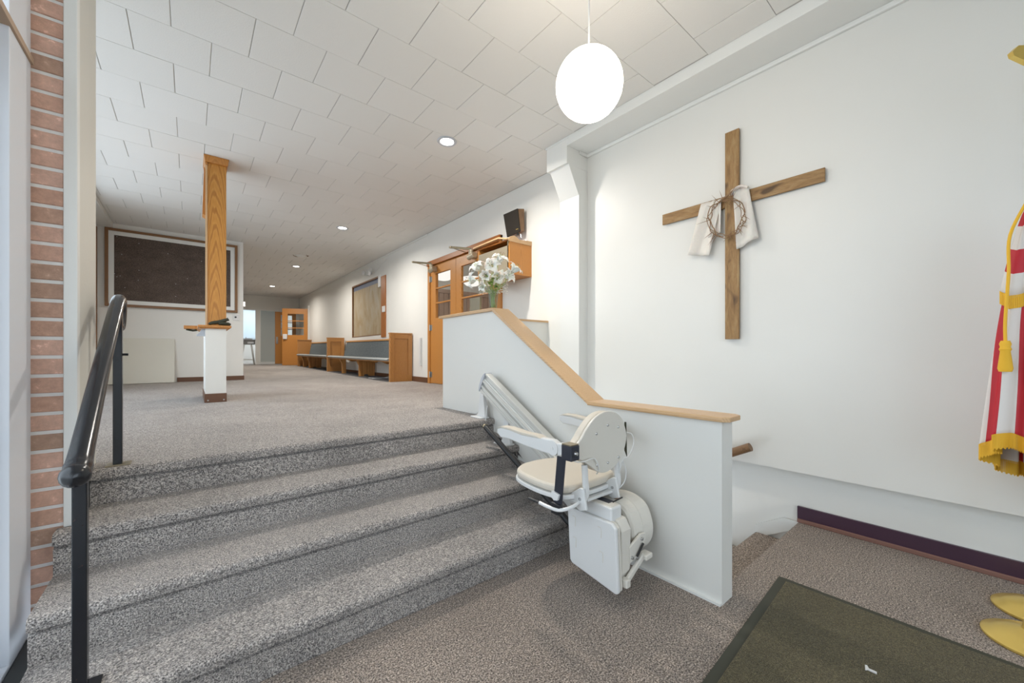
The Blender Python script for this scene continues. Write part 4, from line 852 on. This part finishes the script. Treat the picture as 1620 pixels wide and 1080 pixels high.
# ================================================================== vase with lilies and card on the half wall cap
VX, VY, VZ = 2.075, 2.80, 1.632
b = B(); b.lathe([(0, .0), (.030, .0), (.034, .005), (.037, .05), (.043, .12), (.050, .165), (.047, .165), (.040, .12), (.034, .05), (.030, .012), (0, .012)], (VX, VY, VZ), 28)
tag(obj('vase', b, M['vase'], None, smooth=True), 'clear glass vase holding white lilies on the half wall cap', 'vase')
b = B(); b.box(2.00, 2.018, 2.90, 3.06, VZ-.003, VZ+.115); tag(obj('card', b, M['card'], None, bevel=.001), 'plain taupe card standing left of the glass vase', 'card')
def toward(u, v, Y=None, off=0):
    """point on the plane X-ish through the vase seen at full-frame offset (u right, v up) in metres from the vase top"""
    return Vector((VX+u*cs+off*sn, VY-u*sn+off*cs, VZ+.165+v))
def lily(name, base, dirv, size, label, curl=.9, stem=True):
    dirv = Vector(dirv).normalized(); t = thing(name, label, 'lily', tuple(base), group='white lilies in the vase')
    up = Vector((0, 0, 1)) if abs(dirv.z) < .9 else Vector((1, 0, 0)); ax = dirv.cross(up).normalized(); ay = dirv.cross(ax)
    for k in range(6):
        a = PI/3*k+random.uniform(-.15, .15); ra = ax*math.cos(a)+ay*math.sin(a); tn = dirv.cross(ra)
        wv = size*(.23 if k % 2 else .32); P = []; cu = curl*random.uniform(.8, 1.2)
        for i in range(8):
            s_ = i/7; th = .25+cu*1.25*s_**1.6; r = .08*size+size*(.55*s_*math.sin(th)+.06*s_); h = size*(s_*math.cos(th*.9))
            w = wv*math.sin(PI*(.06+.90*s_)**.8)
            P.append([Vector(base)+dirv*h+ra*(r+ (-.0 if q else .0))+tn*(w*q)+dirv*(abs(q)*w*.35) for q in (-1, -.5, 0, .5, 1)])
        b = B().grid(P); obj('petal', b, M['petal'], t, smooth=True, solid=.0012, angle=90)
    for k in range(5):
        a = 2*PI*k/5; e = Vector(base)+dirv*size*.75+(ax*math.cos(a)+ay*math.sin(a))*size*.16
        b = B(); b.tube([Vector(base)+dirv*size*.15, e], .0009, 5); f = obj('filament', b, M['leafp'], t)
        b = B(); b.tube([e-tn*.005, e+tn*.005], .0022, 6); obj('anther', b, M['pollen'], f)
    if stem:
        b = B(); b.tube(smoothpath([Vector(base)+dirv*size*.1, Vector(base)-dirv*.03, (Vector(base)+Vector((VX, VY, VZ+.12)))/2-Vector((0, 0, .01)), (VX+random.uniform(-.012, .012), VY+random.uniform(-.012, .012), VZ+.11), (VX+random.uniform(-.015, .015), VY+random.uniform(-.015, .015), VZ+.02)], 4), .0028, 6); obj('stem', b, M['leafp'], t, smooth=True)
random.seed(11)
cv = Vector((-sn, -cs, -.15)); rt = Vector((cs, -sn, 0)); UP = Vector((0, 0, 1))
LI = [((-.125, .175), rt*-.5+UP*.9+cv*.5, .105, 'lily opening upward at the upper left of the bouquet', .9),
      ((-.155, .09), rt*-1+UP*.1+cv*.5, .10, 'lily drooping outward at the far left of the bouquet', 1.1),
      ((-.060, .125), rt*-.1+UP*.1+cv*.8, .085, 'half closed lily at the left centre of the bouquet', .45),
      ((-.005, .215), cv*1+UP*.25+rt*-.2, .10, 'lily facing the room at the top centre of the bouquet', 1.15),
      ((.050, .245), cv*.5+UP*.9+rt*.35, .105, 'highest lily at the top of the bouquet', 1.0),
      ((.035, .135), cv*1+UP*-.35+rt*.15, .095, 'lily tipped downward in the middle of the bouquet', .9),
      ((.105, .115), cv*.5+UP*.35+rt*.7, .10, 'lily at the right middle of the bouquet', .8),
      ((.165, .160), rt*.65+UP*.7+cv*.1, .105, 'trumpet lily farthest right in front of the cabinet', .75),
      ((-.07, .03), rt*-.6+UP*.2+cv*.7, .07, 'small lily low at the left of the bouquet', .8)]
for (u, v), d, sz, lab, cu in LI: lily('lily', toward(u, v), d, sz*1.18, lab, cu)
t = thing('foliage', 'green lily leaves and buds filling the glass vase', 'foliage', (VX, VY, VZ+.16))
for k in range(34):
    a = random.uniform(0, 2*PI); sp_ = random.uniform(.02, .12); h = random.uniform(-.02, .17); L_ = random.uniform(.06, .11)
    p0 = Vector((VX+sp_*.5*math.cos(a), VY+sp_*.5*math.sin(a), VZ+.16+h*.7)); d0 = Vector((math.cos(a), math.sin(a), random.uniform(.1, 1.4))).normalized()
    tn = d0.cross(UP).normalized(); P = []
    for i in range(6):
        s_ = i/5; w = .013*math.sin(PI*(.08+.9*s_)); c = p0+d0*L_*s_-UP*(L_*.45*s_*s_); P.append([c-tn*w, c+UP*-.002, c+tn*w])
    obj('leaf', B().grid(P), M['leaf'] if random.random() < .5 else M['leafp'], t, smooth=True)
for k in range(9):
    q = toward(random.uniform(-.10, .12), random.uniform(.02, .14)); b = B(); b.tube([q, q+Vector((.0, .0, .02)), q+Vector((0, 0, .045))], [.003, .008, .002], 8); obj('bud', b, M['leafp'], t, smooth=True)
for k in range(8):
    b = B(); b.tube([(VX+random.uniform(-.03, .03), VY+random.uniform(-.03, .03), VZ+.18), (VX+random.uniform(-.022, .022), VY+random.uniform(-.022, .022), VZ+.015)], .003, 6); obj('stem', b, M['leafp'], t)
b = B()
for k in range(170):
    side = random.choice((-1, 1)); q = toward(side*random.uniform(.03, .13), random.uniform(-.035, .07), random.uniform(-.04, .04)); r = random.uniform(.0025, .0045)
    b.lathe([(0, -r), (r, 0), (0, r)], tuple(q), 6)
    if k % 4 == 0: b.tube([q, (VX, VY, VZ+.15)], .0006, 4)
tag(obj('babys_breath', b, M['petal'], t), kind='stuff')
# ================================================================== flag on its stand at the right edge
FX, FY = 3.085, -.125
def stand(x, y, label):
    t = thing('flag_stand', label, 'flag stand', (x, y, 0), group='gold round flag stand bases')
    b = B(); b.lathe([(0, 0), (.145, 0), (.150, .006), (.150, .014), (.140, .022), (.118, .030), (.108, .040), (.075, .050), (.035, .062), (.028, .10), (.022, .16), (0, .16)], (0, 0, 0), 48); obj('base', b, M['gold'], t, world=False, smooth=True, angle=30)
    return t
stand(FX+.03, FY-.02, 'gold round flag stand base nearer the wall'); stand(2.775, -.115, 'gold round flag stand base beside the doormat')
t = thing('flag_pole', 'brown flag pole with gold top carrying the striped flag', 'flag pole', (FX, FY, .1))
b = B(); b.tube([(FX+.03, FY-.02, .08), (FX+.03, FY-.02, 2.55)], .014, 12); obj('pole', b, M['walnut'], t, smooth=True)
b = B(); b.lathe([(0, 2.54), (.02, 2.55), (.03, 2.58), (.015, 2.61), (.018, 2.64), (.0, 2.72)], (FX+.03, FY-.02, 0), 16); o = obj('gold_finial', b, M['gold'], t, smooth=True)
wv = [Vector((FX+.03, FY-.02, 2.62))+Vector((-.60*a, .72*a, 0))+UP*h for a, h in ((0, .05), (.05, .08), (.10, .085), (.125, .06), (.12, .04), (.06, .0), (0, -.03))]
b = B(); k = len(wv); off = Vector((.008, .008, 0)); b.add([v-off for v in wv]+[v+off for v in wv], [tuple(range(k)), tuple(range(2*k-1, k-1, -1))]+[(i, i+k, (i+1) % k+k, (i+1) % k) for i in range(k)]); obj('wing', b, M['gold'], t)
fl_ = thing('flag', 'red and white striped flag with gold fringe hanging in folds', 'flag', (FX, FY, 1.0))
def ring(z, u, top=1.98, bot=.72):
    s_ = (top-z)/(top-bot); a = 2*PI*u
    r = .020+.175*max(0, s_)**.62
    r *= 1+.16*math.sin(9*a+1.5*s_)+.07*math.sin(17*a+2*s_)
    # the fold hangs toward the left in the view: stretch along the view's left direction
    vx, vy = -cs, sn
    ca, sa = math.cos(a), math.sin(a)
    x = FX+.03+(vx*ca*r*1.0-vy*sa*r*.65); y = FY-.02+(vy*ca*r*1.0+vx*sa*r*.65); return x, y
b = B(); NU, NZ = 264, 36; b.v = []; P = []
def hemz(u):
    c = math.cos(2*PI*u); return .83+.03*math.sin(4*PI*u+.4)-.20*max(0, 1-c)*.6+ .006*math.sin(18*PI*u)
for i in range(NZ+1):
    row = []
    for j in range(NU):
        u = j/NU; z = 1.98+(hemz(u)-1.98)*i/NZ; x, y = ring(z, u+.012*math.sin(i*.24)*(1-i/NZ)); row.append((x, y, z))
    P.append(row)
for r_ in P: b.v += r_
for i in range(NZ):
    z = 1.98-i*1.2/NZ
    for j in range(NU):
        b.f.append((i*NU+j, i*NU+(j+1) % NU, (i+1)*NU+(j+1) % NU, (i+1)*NU+j)); u = (j+.5)/NU
        stripe = int((u*28+.75) % 28) % 2
        b.m.append(2 if (i < 3 and u > .7) else stripe)
obj('cloth', b, [M['red'], M['white'], M['blue']], fl_, smooth=True, angle=80, solid=.002)
b = B()
for j in range(NU):
    x, y = ring(hemz(j/NU), j/NU); x2, y2 = ring(hemz((j+1)/NU), (j+1)/NU); z1, z2 = hemz(j/NU), hemz((j+1)/NU)
    for q in range(3):
        f_ = q/3; xa, ya, za = x+(x2-x)*f_, y+(y2-y)*f_, z1+(z2-z1)*f_; xb, yb_, zb = x+(x2-x)*(f_+.28), y+(y2-y)*(f_+.28), z1+(z2-z1)*(f_+.28)
        dz = .058+.004*math.sin(j*3.7+q)
        b.add([(xa, ya, za+.014), (xb, yb_, zb+.014), (xb-.001, yb_, zb-dz), (xa-.001, ya, za-dz)], [(0, 1, 2, 3)])
tag(obj('hem_fringe', b, M['fringe'], fl_, solid=.003), kind='stuff')
# upper fold with its own fringe
b = B(); P = []
for i in range(9):
    row = []
    for j in range(31):
        u = -.20+.42*j/30; z = 1.96-(.36+.10*math.cos(2*PI*u*1.3))*i/8
        x, y = ring(z, u % 1); dx, dy = x-(FX+.03), y-(FY-.02); row.append((FX+.03+dx*1.12, FY-.02+dy*1.12, z))
    P.append(row)
b.grid(P); b.m = []
for i in range(8):
    for j in range(30): b.m.append(int(i/2) % 2)
obj('upper_fold', b, [M['red'], M['white']], fl_, smooth=True, angle=80, solid=.002)
b = B()
for j in range(30):
    p, q = P[-1][j], P[-1][j+1]
    for w in range(3):
        a_ = [p[i]+(q[i]-p[i])*w/3 for i in range(3)]; c_ = [p[i]+(q[i]-p[i])*(w/3+.28) for i in range(3)]
        b.add([(a_[0], a_[1], a_[2]+.012), (c_[0], c_[1], c_[2]+.012), (c_[0], c_[1], c_[2]-.05), (a_[0], a_[1], a_[2]-.05)], [(0, 1, 2, 3)])
tag(obj('fold_fringe', b, M['fringe'], fl_, solid=.003), kind='stuff')
cdp = [(FX-.0, FY+.01, 1.99), (FX-.09, FY+.07, 1.80), (FX-.115, FY+.075, 1.62), (FX-.13, FY+.085, 1.40), (FX-.13, FY+.085, 1.30)]
b = B(); b.tube(smoothpath(cdp, 6), .006, 8); cd2 = obj('cord', b, M['fringe'], fl_, smooth=True)
b = B(); b.lathe([(0, .03), (.014, .03), (.019, .015), (.016, .0), (.020, -.01), (.016, -.02), (.024, -.10), (.020, -.115), (0, -.11)], (FX-.13, FY+.085, 1.27), 16); obj('tassel', b, M['fringe'], cd2, smooth=True)
